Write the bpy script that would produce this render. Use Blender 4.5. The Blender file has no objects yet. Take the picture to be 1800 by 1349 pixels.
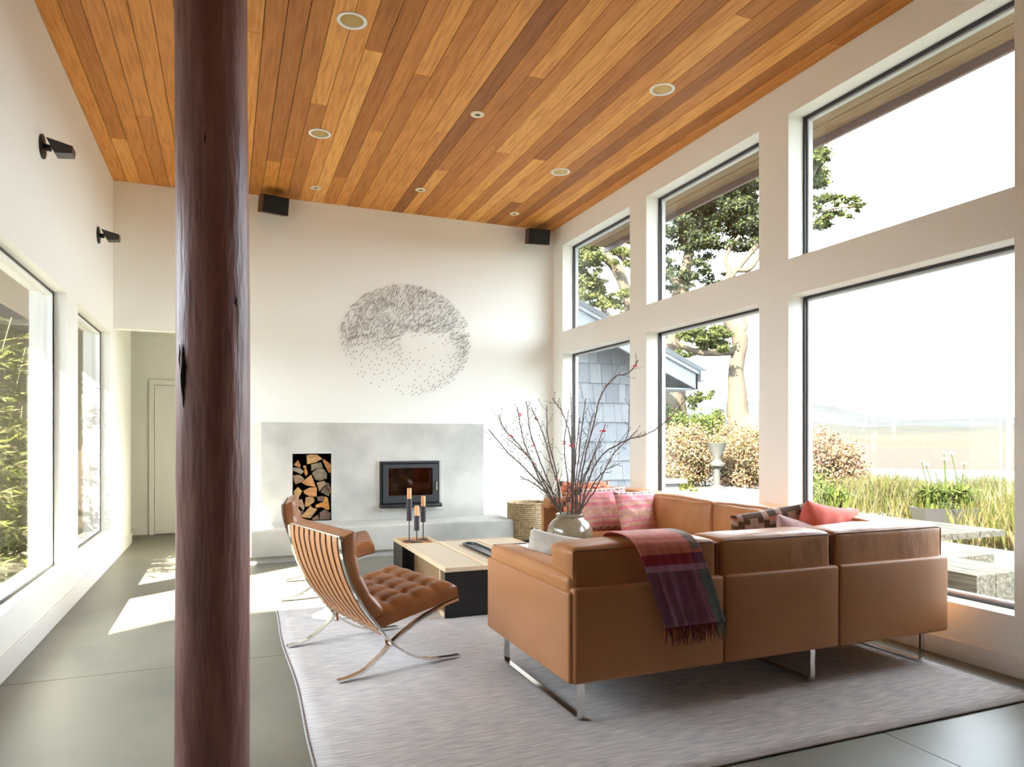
import bpy, bmesh, math, random
import numpy as np
from math import sin, cos, pi, radians, hypot, atan2, sqrt
from mathutils import Vector, Matrix, noise
random.seed(7)
SC = bpy.context.scene
COL = SC.collection

# ------------------------------------------------------------------ camera, sky, sun, exposure
F, CX, HY, TH, EYE = 1233.0, 900.0, 773.0, radians(22.0733), 1.2
cam = bpy.data.cameras.new('camera'); cam.sensor_width = 36; cam.lens = 36*F/1800
cam.shift_y = (HY-674.5)/1800; cam.clip_start = .05; cam.clip_end = 6000
co = bpy.data.objects.new('camera', cam); COL.objects.link(co)
co.location = (0, 0, EYE); co.rotation_euler = (pi/2, 0, -TH); SC.camera = co
W = bpy.data.worlds.new('world'); SC.world = W; W.use_nodes = True
bg = W.node_tree.nodes['Background']; bg.inputs[0].default_value = (.8, .9, 1, 1); bg.inputs[1].default_value = 2.9
SUN_DIR = Vector((1, .72, -.91)).normalized()
sl = bpy.data.lights.new('sun', 'SUN'); sl.energy = 14; sl.angle = .009; sl.color = (1, .9, .74)
so = bpy.data.objects.new('sun', sl); COL.objects.link(so)
so.rotation_euler = SUN_DIR.to_track_quat('-Z', 'Y').to_euler()
vs = SC.view_settings; vs.view_transform = 'Standard'; vs.look = 'None'; vs.gamma = 1; vs.use_curve_mapping = False
vs.exposure = 2.3
cy = SC.cycles; cy.use_denoising = True; cy.max_bounces = 12; cy.diffuse_bounces = 8; cy.glossy_bounces = 4
cy.transparent_max_bounces = 24; cy.transmission_bounces = 4; cy.sample_clamp_indirect = 8
cy.caustics_reflective = False; cy.caustics_refractive = False

# ------------------------------------------------------------------ materials
MATS = {}
def mat(name, col=(.8, .8, .8), rough=.5, metal=0, spec=.5, col2=None, nscale=5, stretch=(1, 1, 1), nlo=.35, nhi=.65,
        bump=None, coat=0, ramp=None, rand=0, detail=5, sheen=0):
    if name in MATS: return MATS[name]
    m = bpy.data.materials.new(name); m.use_nodes = True; MATS[name] = m
    nt = m.node_tree; N = nt.nodes; L = nt.links; b = N['Principled BSDF']
    b.inputs['Base Color'].default_value = (*col, 1); b.inputs['Roughness'].default_value = rough
    b.inputs['Metallic'].default_value = metal; b.inputs['Specular IOR Level'].default_value = spec
    b.inputs['Coat Weight'].default_value = coat; b.inputs['Sheen Weight'].default_value = sheen
    tc = mp = None
    def coords():
        nonlocal tc, mp
        if tc is None:
            tc = N.new('ShaderNodeTexCoord'); mp = N.new('ShaderNodeMapping')
            L.new(tc.outputs['Object'], mp.inputs['Vector']); mp.inputs['Scale'].default_value = stretch
            if rand:
                oi = N.new('ShaderNodeObjectInfo'); mu = N.new('ShaderNodeMath'); mu.operation = 'MULTIPLY'
                mu.inputs[1].default_value = 37; L.new(oi.outputs['Random'], mu.inputs[0])
                cb = N.new('ShaderNodeCombineXYZ')
                for k in range(3): L.new(mu.outputs[0], cb.inputs[k])
                L.new(cb.outputs[0], mp.inputs['Location'])
        return mp.outputs[0]
    base = None
    if ramp:
        oi = N.new('ShaderNodeObjectInfo'); cr = N.new('ShaderNodeValToRGB'); L.new(oi.outputs['Random'], cr.inputs[0])
        while len(cr.color_ramp.elements) < len(ramp): cr.color_ramp.elements.new(.5)
        for e, (p, c) in zip(cr.color_ramp.elements, ramp): e.position = p; e.color = (*c, 1)
        base = cr.outputs[0]
    if col2:
        nz = N.new('ShaderNodeTexNoise'); nz.inputs['Scale'].default_value = nscale; nz.inputs['Detail'].default_value = detail
        L.new(coords(), nz.inputs['Vector'])
        mr = N.new('ShaderNodeMapRange'); mr.inputs[1].default_value = nlo; mr.inputs[2].default_value = nhi
        L.new(nz.outputs['Fac'], mr.inputs[0])
        mx = N.new('ShaderNodeMix'); mx.data_type = 'RGBA'
        L.new(mr.outputs[0], mx.inputs[0])
        if base is not None:
            mx.blend_type = 'MULTIPLY'; L.new(base, mx.inputs[6]); mx.inputs[7].default_value = (*col2, 1)
        else:
            mx.inputs[6].default_value = (*col, 1); mx.inputs[7].default_value = (*col2, 1)
        base = mx.outputs[2]
    if base is not None: L.new(base, b.inputs['Base Color'])
    if bump:
        sc, st, di = bump
        n2 = N.new('ShaderNodeTexNoise'); n2.inputs['Scale'].default_value = sc; n2.inputs['Detail'].default_value = 4
        L.new(coords(), n2.inputs['Vector'])
        bp = N.new('ShaderNodeBump'); bp.inputs['Strength'].default_value = st; bp.inputs['Distance'].default_value = di
        L.new(n2.outputs['Fac'], bp.inputs['Height']); L.new(bp.outputs[0], b.inputs['Normal'])
    return m

def glass_mat(name, tint, f0=.04):
    m = bpy.data.materials.new(name); m.use_nodes = True; nt = m.node_tree; N = nt.nodes; L = nt.links
    N.remove(N['Principled BSDF']); out = N['Material Output']
    tr = N.new('ShaderNodeBsdfTransparent'); tr.inputs[0].default_value = (*tint, 1)
    gl = N.new('ShaderNodeBsdfGlossy'); gl.inputs['Roughness'].default_value = 0
    lw = N.new('ShaderNodeLayerWeight'); lw.inputs[0].default_value = .5
    pw = N.new('ShaderNodeMath'); pw.operation = 'POWER'; pw.inputs[1].default_value = 5; L.new(lw.outputs['Facing'], pw.inputs[0])
    ma = N.new('ShaderNodeMath'); ma.operation = 'MULTIPLY_ADD'; ma.inputs[1].default_value = .9; ma.inputs[2].default_value = f0
    L.new(pw.outputs[0], ma.inputs[0])
    mx = N.new('ShaderNodeMixShader'); L.new(ma.outputs[0], mx.inputs[0]); L.new(tr.outputs[0], mx.inputs[1]); L.new(gl.outputs[0], mx.inputs[2])
    L.new(mx.outputs[0], out.inputs['Surface']); return m
M_GLASS = glass_mat('window glass', (.97, .98, .97), .03)
M_STOVEGLASS = glass_mat('stove glass', (.55, .42, .3), .05)
M_WALL = mat('white plaster', (.9, .9, .85), .85, bump=(60, .03, .002))
M_TRIM = mat('white paint', (.86, .85, .82), .5)
M_BOARD = mat('cedar board', rough=.5, spec=.3, ramp=[(0, (.36, .13, .027)), (.05, (.46, .17, .032)), (.35, (.62, .25, .052)), (.75, (.76, .34, .078)), (1, (.86, .44, .115))],
              col2=(.62, .5, .36), nscale=5, stretch=(11, .7, 11), nlo=.42, nhi=.8, bump=(40, .08, .002), rand=1, detail=9)
M_CAVITY = mat('dark cavity', (.03, .015, .008), .9)
M_LOGPOST = mat('maroon stained log', (.27, .12, .1), .42, col2=(.18, .075, .065), nscale=5, stretch=(4, 4, .7), bump=(9, .5, .012))
M_CRACK = mat('dark check in wood', (.01, .004, .004), .9)
M_CONC = mat('troweled concrete', (.6, .59, .55), .6, col2=(.4, .4, .375), nscale=2.2, nlo=.42, nhi=.75, bump=(9, .12, .01), detail=9)
M_FLOOR = mat('polished concrete floor', (.2, .19, .152), .4, col2=(.15, .148, .125), nscale=1.8, nlo=.35, nhi=.7, bump=(25, .015, .004), detail=8, spec=.4)
M_RUG = mat('heather wool rug', (.74, .68, .63), .95, col2=(.38, .37, .4), nscale=9, stretch=(1, 9, 1), nlo=.3, nhi=.72, bump=(260, .5, .004), detail=8, spec=.1, sheen=.2)
M_RUGEDGE = mat('rug binding', (.42, .4, .39), .95)
M_LEATHER = mat('tan leather', (.47, .2, .07), .42, col2=(.38, .15, .05), nscale=2.5, nlo=.35, nhi=.7, bump=(14, .12, .012), spec=.45)
M_LEATHERP = mat('tan leather panel', (.46, .205, .088), .42, col2=(.38, .16, .066), nscale=2, nlo=.35, nhi=.7, bump=(180, .08, .002), spec=.4)
M_PIPE = mat('leather piping', (.24, .09, .03), .5)
M_CUSHL = mat('soft tan leather', (.47, .2, .07), .4, col2=(.37, .145, .048), nscale=2.5, bump=(4.5, .3, .03), stretch=(1.8, 1.8, .8), spec=.5)
M_CHAIRL = mat('cognac leather', (.33, .13, .048), .36, col2=(.24, .088, .03), nscale=5, bump=(16, .22, .01), spec=.5)
M_STRAP = mat('cognac strap', (.42, .185, .075), .5)
M_CHROME = mat('polished steel', (.78, .77, .74), .1, 1)
M_BLACK = mat('black metal', (.012, .012, .014), .45)
M_DARKFRAME = mat('dark window gasket', (.02, .02, .024), .4)
M_GREYFRAME = mat('grey aluminium frame', (.62, .63, .64), .4)

# ------------------------------------------------------------------ helpers
def at(u, v, D):
    a = (u-CX)*D/F
    return Vector((D*sin(TH)+a*cos(TH), D*cos(TH)-a*sin(TH), EYE+(HY-v)*D/F))

class MB:
    def __init__(s): s.v = []; s.f = []; s.m = []
    def add(s, vs, fs, m=0):
        o = len(s.v); s.v += [tuple(p) for p in vs]; s.f += [tuple(i+o for i in f) for f in fs]; s.m += [m]*len(fs)
    def box(s, x0, x1, y0, y1, z0, z1, m=0, T=None):
        P = [Vector((x, y, z)) for z in (z0, z1) for x, y in ((x0, y0), (x1, y0), (x1, y1), (x0, y1))]
        if T is not None: P = [T @ p for p in P]
        s.add(P, [(3, 2, 1, 0), (4, 5, 6, 7), (0, 1, 5, 4), (1, 2, 6, 5), (2, 3, 7, 6), (3, 0, 4, 7)], m); return s
    def tube(s, pts, r, seg=8, cap=True, m=0):
        pts = [Vector(p) for p in pts]; n = len(pts); rr = r if hasattr(r, '__len__') else [r]*n
        vs = []; up = None
        for i, p in enumerate(pts):
            d = (pts[min(i+1, n-1)]-pts[max(i-1, 0)]).normalized()
            if up is None:
                up = d.orthogonal().normalized()
            up = (up-d*up.dot(d)); up = up.normalized() if up.length > 1e-6 else d.orthogonal().normalized()
            w = d.cross(up)
            vs += [p+(up*cos(2*pi*k/seg)+w*sin(2*pi*k/seg))*rr[i] for k in range(seg)]
        fs = [(i*seg+k, i*seg+(k+1) % seg, (i+1)*seg+(k+1) % seg, (i+1)*seg+k) for i in range(n-1) for k in range(seg)]
        if cap: fs += [tuple(range(seg-1, -1, -1)), tuple((n-1)*seg+k for k in range(seg))]
        s.add(vs, fs, m); return s
    def lathe(s, prof, c=(0, 0, 0), seg=24, cap=True, m=0, T=None):
        c = Vector(c); n = len(prof)
        vs = [Vector((r*cos(2*pi*k/seg), r*sin(2*pi*k/seg), z)) for r, z in prof for k in range(seg)]
        vs = [(T @ p if T is not None else p)+c for p in vs]
        fs = [(i*seg+k, i*seg+(k+1) % seg, (i+1)*seg+(k+1) % seg, (i+1)*seg+k) for i in range(n-1) for k in range(seg)]
        if cap: fs += [tuple(range(seg-1, -1, -1)), tuple((n-1)*seg+k for k in range(seg))]
        s.add(vs, fs, m); return s
    def prism(s, poly, ext, m=0):           # poly: 3-D points, ext: extrusion vector
        P = [Vector(p) for p in poly]; e = Vector(ext); n = len(P)
        s.add(P+[p+e for p in P], [tuple(range(n-1, -1, -1)), tuple(range(n, 2*n))]+[(i, (i+1) % n, n+(i+1) % n, n+i) for i in range(n)], m); return s
    def grid(s, fn, nu, nv, mfn=None, thick=None):
        P = [Vector(fn(i/nu, j/nv)) for i in range(nu+1) for j in range(nv+1)]
        o = len(s.v); s.v += [tuple(p) for p in P]
        for i in range(nu):
            for j in range(nv):
                a = i*(nv+1)+j; s.f.append((o+a, o+a+1, o+a+nv+2, o+a+nv+1)); s.m.append(mfn(i, j) if mfn else 0)
        return s
    def rbox(s, c, h, r, bulge=(0, 0, 0), n=7, R=None, m=0, wr=0):
        c = Vector(c); h = Vector(h)
        def ts(L):
            q = max(0, 1-r/L); k = [q*(-1+2*i/n) for i in range(n+1)]
            e = [1-(1-q)*t for t in (0, .3, .65)]
            return [-x for x in e]+k+[x for x in reversed(e)]
        T = [ts(h[i]) for i in range(3)]; cache = {}
        def P(q):
            key = tuple(round(t, 5) for t in q)
            if key in cache: return cache[key]
            p = Vector((q[0]*h[0], q[1]*h[1], q[2]*h[2]))
            inn = Vector([max(-(h[i]-r), min(h[i]-r, p[i])) for i in range(3)])
            d = p-inn
            if d.length > 1e-9: p = inn+d.normalized()*r
            for i in range(3):
                if bulge[i]:
                    j, k = (i+1) % 3, (i+2) % 3
                    p[i] += q[i]*bulge[i]*(1-q[j]**4)*(1-q[k]**4)
            if wr:
                nv = noise.noise((p+c)*6)*wr; p += p.normalized()*nv
            if R is not None: p = R @ p
            s.v.append(tuple(p+c)); cache[key] = len(s.v)-1; return cache[key]
        for ax in range(3):
            j, k = (ax+1) % 3, (ax+2) % 3
            for sg in (-1, 1):
                for a in range(len(T[j])-1):
                    for b in range(len(T[k])-1):
                        ids = []
                        for (ta, tb) in ((T[j][a], T[k][b]), (T[j][a+1], T[k][b]), (T[j][a+1], T[k][b+1]), (T[j][a], T[k][b+1])):
                            q = [0, 0, 0]; q[ax] = sg; q[j] = ta; q[k] = tb; ids.append(P(q))
                        if len(set(ids)) == 4:
                            s.f.append(tuple(ids) if sg > 0 else tuple(reversed(ids))); s.m.append(m)
        return s
    def build(s, name, mats, parent=None, smooth=None, bevel=0, loc=None, fix=True):
        me = bpy.data.meshes.new(name)
        if loc is not None:
            L = Vector(loc); s.v = [tuple(Vector(p)-L) for p in s.v]
        me.from_pydata(s.v, [], s.f); mats = mats if isinstance(mats, (list, tuple)) else [mats]
        for q in mats: me.materials.append(q)
        if any(s.m): me.polygons.foreach_set('material_index', s.m)
        if fix:
            b = bmesh.new(); b.from_mesh(me); bmesh.ops.recalc_face_normals(b, faces=b.faces)
            b.to_mesh(me); b.free()
        if smooth is not None:
            me.polygons.foreach_set('use_smooth', [True]*len(me.polygons)); me.set_sharp_from_angle(angle=radians(smooth))
        me.update()
        o = bpy.data.objects.new(name, me); COL.objects.link(o)
        if loc is not None: o.location = loc
        if parent is not None: o.parent = parent
        if bevel:
            md = o.modifiers.new('bevel', 'BEVEL'); md.width = bevel; md.segments = 2; md.limit_method = 'ANGLE'
            md.harden_normals = False
        return o

def tag(o, label=None, cat=None, group=None, kind=None):
    for k, v in (('label', label), ('category', cat), ('group', group), ('kind', kind)):
        if v: o[k] = v
    return o
def empty(name, loc=(0, 0, 0), rz=0, **kw):
    o = bpy.data.objects.new(name, None); COL.objects.link(o); o.location = loc; o.rotation_euler = (0, 0, rz)
    o.empty_display_size = .1; return tag(o, **kw)
def kids(o): return [c for c in bpy.data.objects if c.parent == o]
def copy_tree(o, parent=None):
    c = o.copy(); COL.objects.link(c)
    if parent is not None: c.parent = parent
    for ch in kids(o): copy_tree(ch, c)
    return c
def struct(o): o['kind'] = 'structure'; return o
def catmull(P, n=6):
    P = [Vector(p) for p in P]; P = [P[0]*2-P[1]]+P+[P[-1]*2-P[-2]]; out = []
    for i in range(1, len(P)-2):
        a, b, c, d = P[i-1:i+3]
        for k in range(n):
            t = k/n; out.append(.5*((2*b)+(c-a)*t+(2*a-5*b+4*c-d)*t*t+(3*b-a-3*c+d)*t**3))
    out.append(P[-2]); return out
def pierced(mb, ax, a0, a1, u0, u1, z0, z1, holes):
    """wall slab thick a0..a1 along axis ax, spanning u and z, with rectangular holes"""
    us = sorted({u0, u1, *[q for h in holes for q in h[:2] if u0 < q < u1]})
    for i in range(len(us)-1):
        a, b = us[i], us[i+1]; mid = (a+b)/2
        hs = sorted([(max(h[2], z0), min(h[3], z1)) for h in holes if h[0] < mid < h[1]])
        z = z0
        for (p, q) in hs+[(z1, z1)]:
            if p > z+1e-6:
                if ax == 'x': mb.box(a0, a1, a, b, z, p)
                else: mb.box(a, b, a0, a1, z, p)
            z = max(z, q)
    return mb

# ------------------------------------------------------------------ room shell
XL, XR, YB, YF, ZC = -1.04, 3.69, 7.76, -4.0, 3.745
# floor: saw-cut slabs
fl = empty('floor'); fl['kind'] = 'structure'
g = .0025
xs = [-3.2, 2.49, 4.0]; ys = [YF, .35, 4.1, 7.86, 10.2]
for i in range(2):
    for j in range(4):
        if i == 1 and j == 3: continue
        x0, x1 = xs[i]+g, min(xs[i+1]-g, XR+.1)
        if i == 0: x0 = XL-.1 if j < 3 else -3.2
        MB().box(x0, x1, ys[j]+g, ys[j+1]-g, -.1, 0).build('concrete_slab', M_FLOOR, fl)
MB().box(-3.2, 3.8, YF, 10.2, -.14, -.012).build('joint_bed', mat('saw joint', (.03, .03, .028), .9), fl)

LW = [(2.6, 5.717, .325, 2.225), (6.1, 7.66, .325, 2.225)]          # left windows: y0,y1,z0,z1
RB = [(5.997, 7.5), (4.176, 5.70), (2.334, 3.877)]
ZL, ZU = (.306, 2.222), (2.482, 3.51)
o = pierced(MB(), 'x', -1.24, XL, YF, 9.2, 0, 3.9, LW).build('wall_left', M_WALL); struct(o)
o = pierced(MB(), 'x', XR, XR+.2, YF, YB+.1, 0, 3.9, [(a, b, *z) for a, b in RB for z in (ZL, ZU)]).build('wall_right', M_WALL); struct(o)
NICHE = (.633, 1.036, .331, 1.05); STOVE = (1.553, 2.222, .448, .957)
o = pierced(MB(), 'y', YB, YB+.12, 0.0, XR+.2, 0, 3.9, [NICHE, STOVE]).build('wall_back', M_WALL); struct(o)
o = MB().box(-1.24, 0.0, YB+.09, YB+.21, 2.292, 3.9).build('wall_back_upper', M_WALL); struct(o)
o = MB().box(-3.2, .2, 9.92, 10.05, 0, 2.6).box(0, .12, YB+.12, 9.92, 0, 2.6).box(-3.3, -3.2, 9.0, 10.05, 0, 2.6).box(-3.2, -1.24, 9.08, 9.2, 0, 2.6).build('wall_hallway', M_WALL); struct(o)
o = MB().box(-3.3, .12, YB+.21, 10.05, 2.5, 2.6).build('ceiling_hallway', M_WALL); struct(o)
o = MB().box(-1.24, XR+.2, YF-.12, YF, 0, 3.9).build('wall_front', mat('dim wall', (.2, .17, .14), .9)); struct(o)
o = MB().box(-1.3, 3.9, YF-.2, YB+.3, 3.9, 4.02).build('roof', mat('roof', (.1, .1, .1), .9)); struct(o)
# baseboards
for nm, b in (('left', (XL, XL+.014, YF, 9.2, 0, .125)), ('right', (XR-.014, XR, YF, YB, 0, .105)), ('hallway', (-3.2, -.93, 9.906, 9.92, 0, .1)), ('back', (2.95, XR, YB-.014, YB, 0, .105))):
    struct(MB().box(*b).build('baseboard_'+nm, M_TRIM, bevel=.003))
# hallway door
d = empty('door_1', (-.55, 9.9, 0)); struct(d)
MB().box(-.85, -.02, 9.885, 9.915, .012, 1.885).build('door_panel', M_TRIM, d, bevel=.002).matrix_parent_inverse = Matrix.Translation((.55, -9.9, 0))
MB().box(-.915, -.855, 9.875, 9.92, 0, 1.95).box(-.855, 0, 9.875, 9.92, 1.89, 1.95).build('door_casing', M_TRIM, d, bevel=.002).matrix_parent_inverse = Matrix.Translation((.55, -9.9, 0))

# ceiling boards
cl = empty('ceiling'); cl['kind'] = 'structure'
BIG = [(.70, 4.31), (.71, 6.0), (2.925, 4.31), (2.93, 6.0)]
NB = 38; bw = (XR-XL)/NB
cuts = []
for i in range(NB):
    y = YF; ends = [YF]
    while y < YB+.09:
        y += random.uniform(2.6, 7.5)
        ends.append(min(y, YB+.09))
        if YB+.09-ends[-1] < .25: ends[-1] = YB+.09; break
    for a, b in zip(ends[:-1], ends[1:]):
        x0 = XL+i*bw; dz = random.uniform(0, .0015)
        T = (x0+bw/2, (a+b)/2, ZC)
        mb = MB().box(x0+.002, x0+bw-.002, a+.0008, b-.0008, ZC+dz, ZC+.018)
        hit = [c for c in BIG if x0-.09 < c[0] < x0+bw+.09 and a-.09 < c[1] < b+.09]
        ob = mb.build('board', M_BOARD, cl, loc=T)
        if hit: cuts.append((ob, hit))
        else:
            md = ob.modifiers.new('bevel', 'BEVEL'); md.width = .0015; md.segments = 1
cutter = {c: MB().lathe([(.082, -.1), (.082, .1)], (c[0], c[1], ZC), 32).build('cut', M_CAVITY) for c in BIG}
for ob, hit in cuts:
    for c in hit:
        md = ob.modifiers.new('cut', 'BOOLEAN'); md.operation = 'DIFFERENCE'; md.object = cutter[c]; md.solver = 'EXACT'
bpy.context.view_layer.update(); dg = bpy.context.evaluated_depsgraph_get()
for ob, hit in cuts:
    nm = bpy.data.meshes.new_from_object(ob.evaluated_get(dg)); ob.modifiers.clear(); ob.data = nm; nm.name = 'board'
for c in cutter.values(): bpy.data.objects.remove(c)
MB().box(-1.24, 3.9, YF, YB+.2, 3.885, 3.9).build('ceiling_backing', M_CAVITY, cl)
# exterior overhang (boards seen through the clerestory)
ov = empty('trim_1'); ov['kind'] = 'structure'
M_SOF = mat('weathered soffit board', (.2, .125, .07), .7, spec=.1, col2=(.27, .185, .11), nscale=6, stretch=(12, .7, 12))
for k in range(3):
    MB().box(3.9+k*.167+.005, 3.9+(k+1)*.167-.005, YF, 7.75, 3.62, 3.64).build('soffit_board', M_SOF, ov)
MB().box(4.4, 4.43, YF, 7.77, 3.56, 3.76).build('fascia', mat('grey brown fascia', (.16, .11, .1), .6), ov)
MB().box(4.425, 4.5, YF, 7.77, 3.7, 3.78).build('gutter', mat('gutter', (.2, .17, .2), .5), ov)
MB().box(3.85, 4.43, YF, 7.77, 3.64, 3.95).build('roof_edge', mat('roof', (.1, .1, .1), .9), ov)
# left eave
struct(MB().box(-1.98, -1.24, YF, 9.0, 2.49, 2.6).build('trim_2', mat('taupe stucco', (.3, .25, .2), .9)))

# ------------------------------------------------------------------ windows
def window(n, side, y0, y1, z0, z1):
    w = empty('window_%d' % n, ((XR+.16) if side > 0 else -1.15, (y0+y1)/2, z0)); struct(w)
    inv = Matrix.Translation(-w.location)
    x = XR+.135 if side > 0 else XL-.078
    s = side
    def fr(a, b, wd, m, nm):
        mb = MB(); xa, xb = sorted((x+s*a, x+s*b)); o_, i_ = wd
        mb.box(xa, xb, y0+o_, y1-o_, z0+o_, z0+i_).box(xa, xb, y0+o_, y1-o_, z1-i_, z1-o_)
        mb.box(xa, xb, y0+o_, y0+i_, z0+i_, z1-i_).box(xa, xb, y1-i_, y1-o_, z0+i_, z1-i_)
        ob = mb.build(nm, m, w); ob.matrix_parent_inverse = inv
    if side > 0:
        fr(0, .022, (0, .016), M_DARKFRAME, 'gasket'); fr(.022, .06, (0, .03), M_GREYFRAME, 'frame')
    else:
        fr(0, .006, (0, .014), M_DARKFRAME, 'gasket'); fr(.006, .06, (0, .03), M_TRIM, 'frame')
    xa, xb = sorted((x+s*.032, x+s*.038))
    ob = MB().box(xa, xb, y0+.005, y1-.005, z0+.005, z1-.005).build('pane', M_GLASS, w); ob.matrix_parent_inverse = inv
n = 1
for a, b in RB:
    for z in (ZL, ZU): window(n, 1, a, b, *z); n += 1
for a, b, z0, z1 in LW: window(n, -1, a, b, z0, z1); n += 1
# exterior casing of the left windows
mb = MB()
for a, b, z0, z1 in LW:
    mb.box(-1.265, -1.24, b, b+.08, z0-.08, z1+.08).box(-1.265, -1.24, a-.08, a, z0-.08, z1+.08).box(-1.265, -1.24, a, b, z0-.08, z0).box(-1.265, -1.24, a, b, z1, z1+.08)
struct(mb.build('trim_3', M_TRIM))

# ------------------------------------------------------------------ fireplace
fp = empty('fireplace', (1.5, 7.4, 0), label='long grey troweled concrete fireplace with low hearth bench against back wall', cat='fireplace')
inv = Matrix.Translation((-1.5, -7.4, 0))
def part(mb, nm, m, p, inv=None, **k):
    o = mb.build(nm, m, p, **k)
    if inv is not None: o.matrix_parent_inverse = inv
    return o
SO = (1.515, 2.262, .405, .975)
part(pierced(MB(), 'y', 7.70, YB, .323, 2.765, .32, 1.381, [NICHE, STOVE]), 'surround', M_CONC, fp, inv)
part(MB().rbox((1.47, 7.46, .19), (1.46, .305, .13), .014, n=6), 'hearth_bench', M_CONC, fp, inv, smooth=50)
part(MB().box(.06, 2.88, 7.19, 7.74, 0, .062), 'plinth', M_CONC, fp, inv)
# niche linings
mb = MB(); x0, x1, z0, z1 = NICHE
mb.box(x0-.01, x0, YB, 8.2, z0, z1).box(x1, x1+.01, YB, 8.2, z0, z1).box(x0-.01, x1+.01, YB, 8.2, z0-.012, z0).box(x0-.01, x1+.01, YB, 8.2, z1, z1+.01).box(x0, x1, 8.19, 8.2, z0, z1)
part(mb, 'log_niche', mat('dark niche steel', (.03, .022, .018), .7), fp, inv)
# raised cast collar round the stove
mb = MB(); a, b, c, e = STOVE
for (p, q) in (((a-.028, c-.04), (a, c)),):
    pass
def ring(mb, i, o_, y0, y1):
    # splayed frame between inner rect i (at y1) and outer rect o_ (at y0)
    P = [(o_[0], y0, o_[2]), (o_[1], y0, o_[2]), (o_[1], y0, o_[3]), (o_[0], y0, o_[3])]
    Q = [(i[0], y1, i[2]), (i[1], y1, i[2]), (i[1], y1, i[3]), (i[0], y1, i[3])]
    mb.add(P+Q, [(k, (k+1) % 4, 4+(k+1) % 4, 4+k) for k in range(4)])
def frame_y(mb, o_, i, y0, y1):
    mb.box(o_[0], o_[1], y0, y1, o_[2], i[2]).box(o_[0], o_[1], y0, y1, i[3], o_[3]).box(o_[0], i[0], y0, y1, i[2], i[3]).box(i[1], o_[1], y0, y1, i[2], i[3])
part(MB().box(a-.03, b+.045, 7.684, 7.70, c-.045, c).box(a-.03, b+.045, 7.684, 7.70, e, e+.02).box(a-.03, a, 7.684, 7.70, c, e).box(b, b+.045, 7.684, 7.70, c, e),
     'stove_collar', M_CONC, fp, inv, bevel=.006)
# stove insert
st = empty('wood_stove', (1.89, 7.7, .45), label='black steel wood stove insert with glass door set into concrete', cat='stove')
inv = Matrix.Translation(-st.location)
mb = MB(); i2 = (a+.02, b-.02, c+.045, e-.025); frame_y(mb, STOVE, i2, 7.66, 7.9)
mb.box(a, b, 7.9, 7.92, c, e)
part(mb, 'outer_frame', M_BLACK, st, inv, bevel=.004)
mb = MB(); gr = (a+.085, b-.085, c+.13, e-.075); frame_y(mb, (a+.024, b-.024, c+.05, e-.03), gr, 7.645, 7.685)
door = part(mb, 'stove_door', mat('graphite steel', (.035, .037, .042), .4), st, inv, bevel=.003)
part(MB().box(gr[0], gr[1], 7.662, 7.668, gr[2], gr[3]), 'door_glass', M_STOVEGLASS, st, inv)
part(MB().tube([(b-.045, 7.615, .635), (b-.045, 7.615, .725)], .007, 10).box(b-.049, b-.041, 7.615, 7.646, .64, .652).box(b-.049, b-.041, 7.615, 7.646, .708, .72), 'handle', M_CHROME, st, inv, smooth=40)
part(MB().rbox((1.8875, 7.63, .468), (.345, .05, .02), .012, n=3), 'ash_lip', M_BLACK, st, inv, smooth=50)
part(MB().box(gr[0]-.02, gr[1]+.02, 7.86, 7.88, gr[2]-.03, gr[3]+.03).box(gr[0]-.03, gr[0]-.02, 7.69, 7.88, gr[2]-.03, gr[3]+.03).box(gr[1]+.02, gr[1]+.03, 7.69, 7.88, gr[2]-.03, gr[3]+.03).box(gr[0]-.03, gr[1]+.03, 7.69, 7.88, gr[2]-.04, gr[2]-.03),
     'fire_brick', mat('sooty firebrick', (.62, .42, .22), .9, col2=(.14, .085, .05), nscale=7, nlo=.4, nhi=.6), st, inv)
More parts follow.
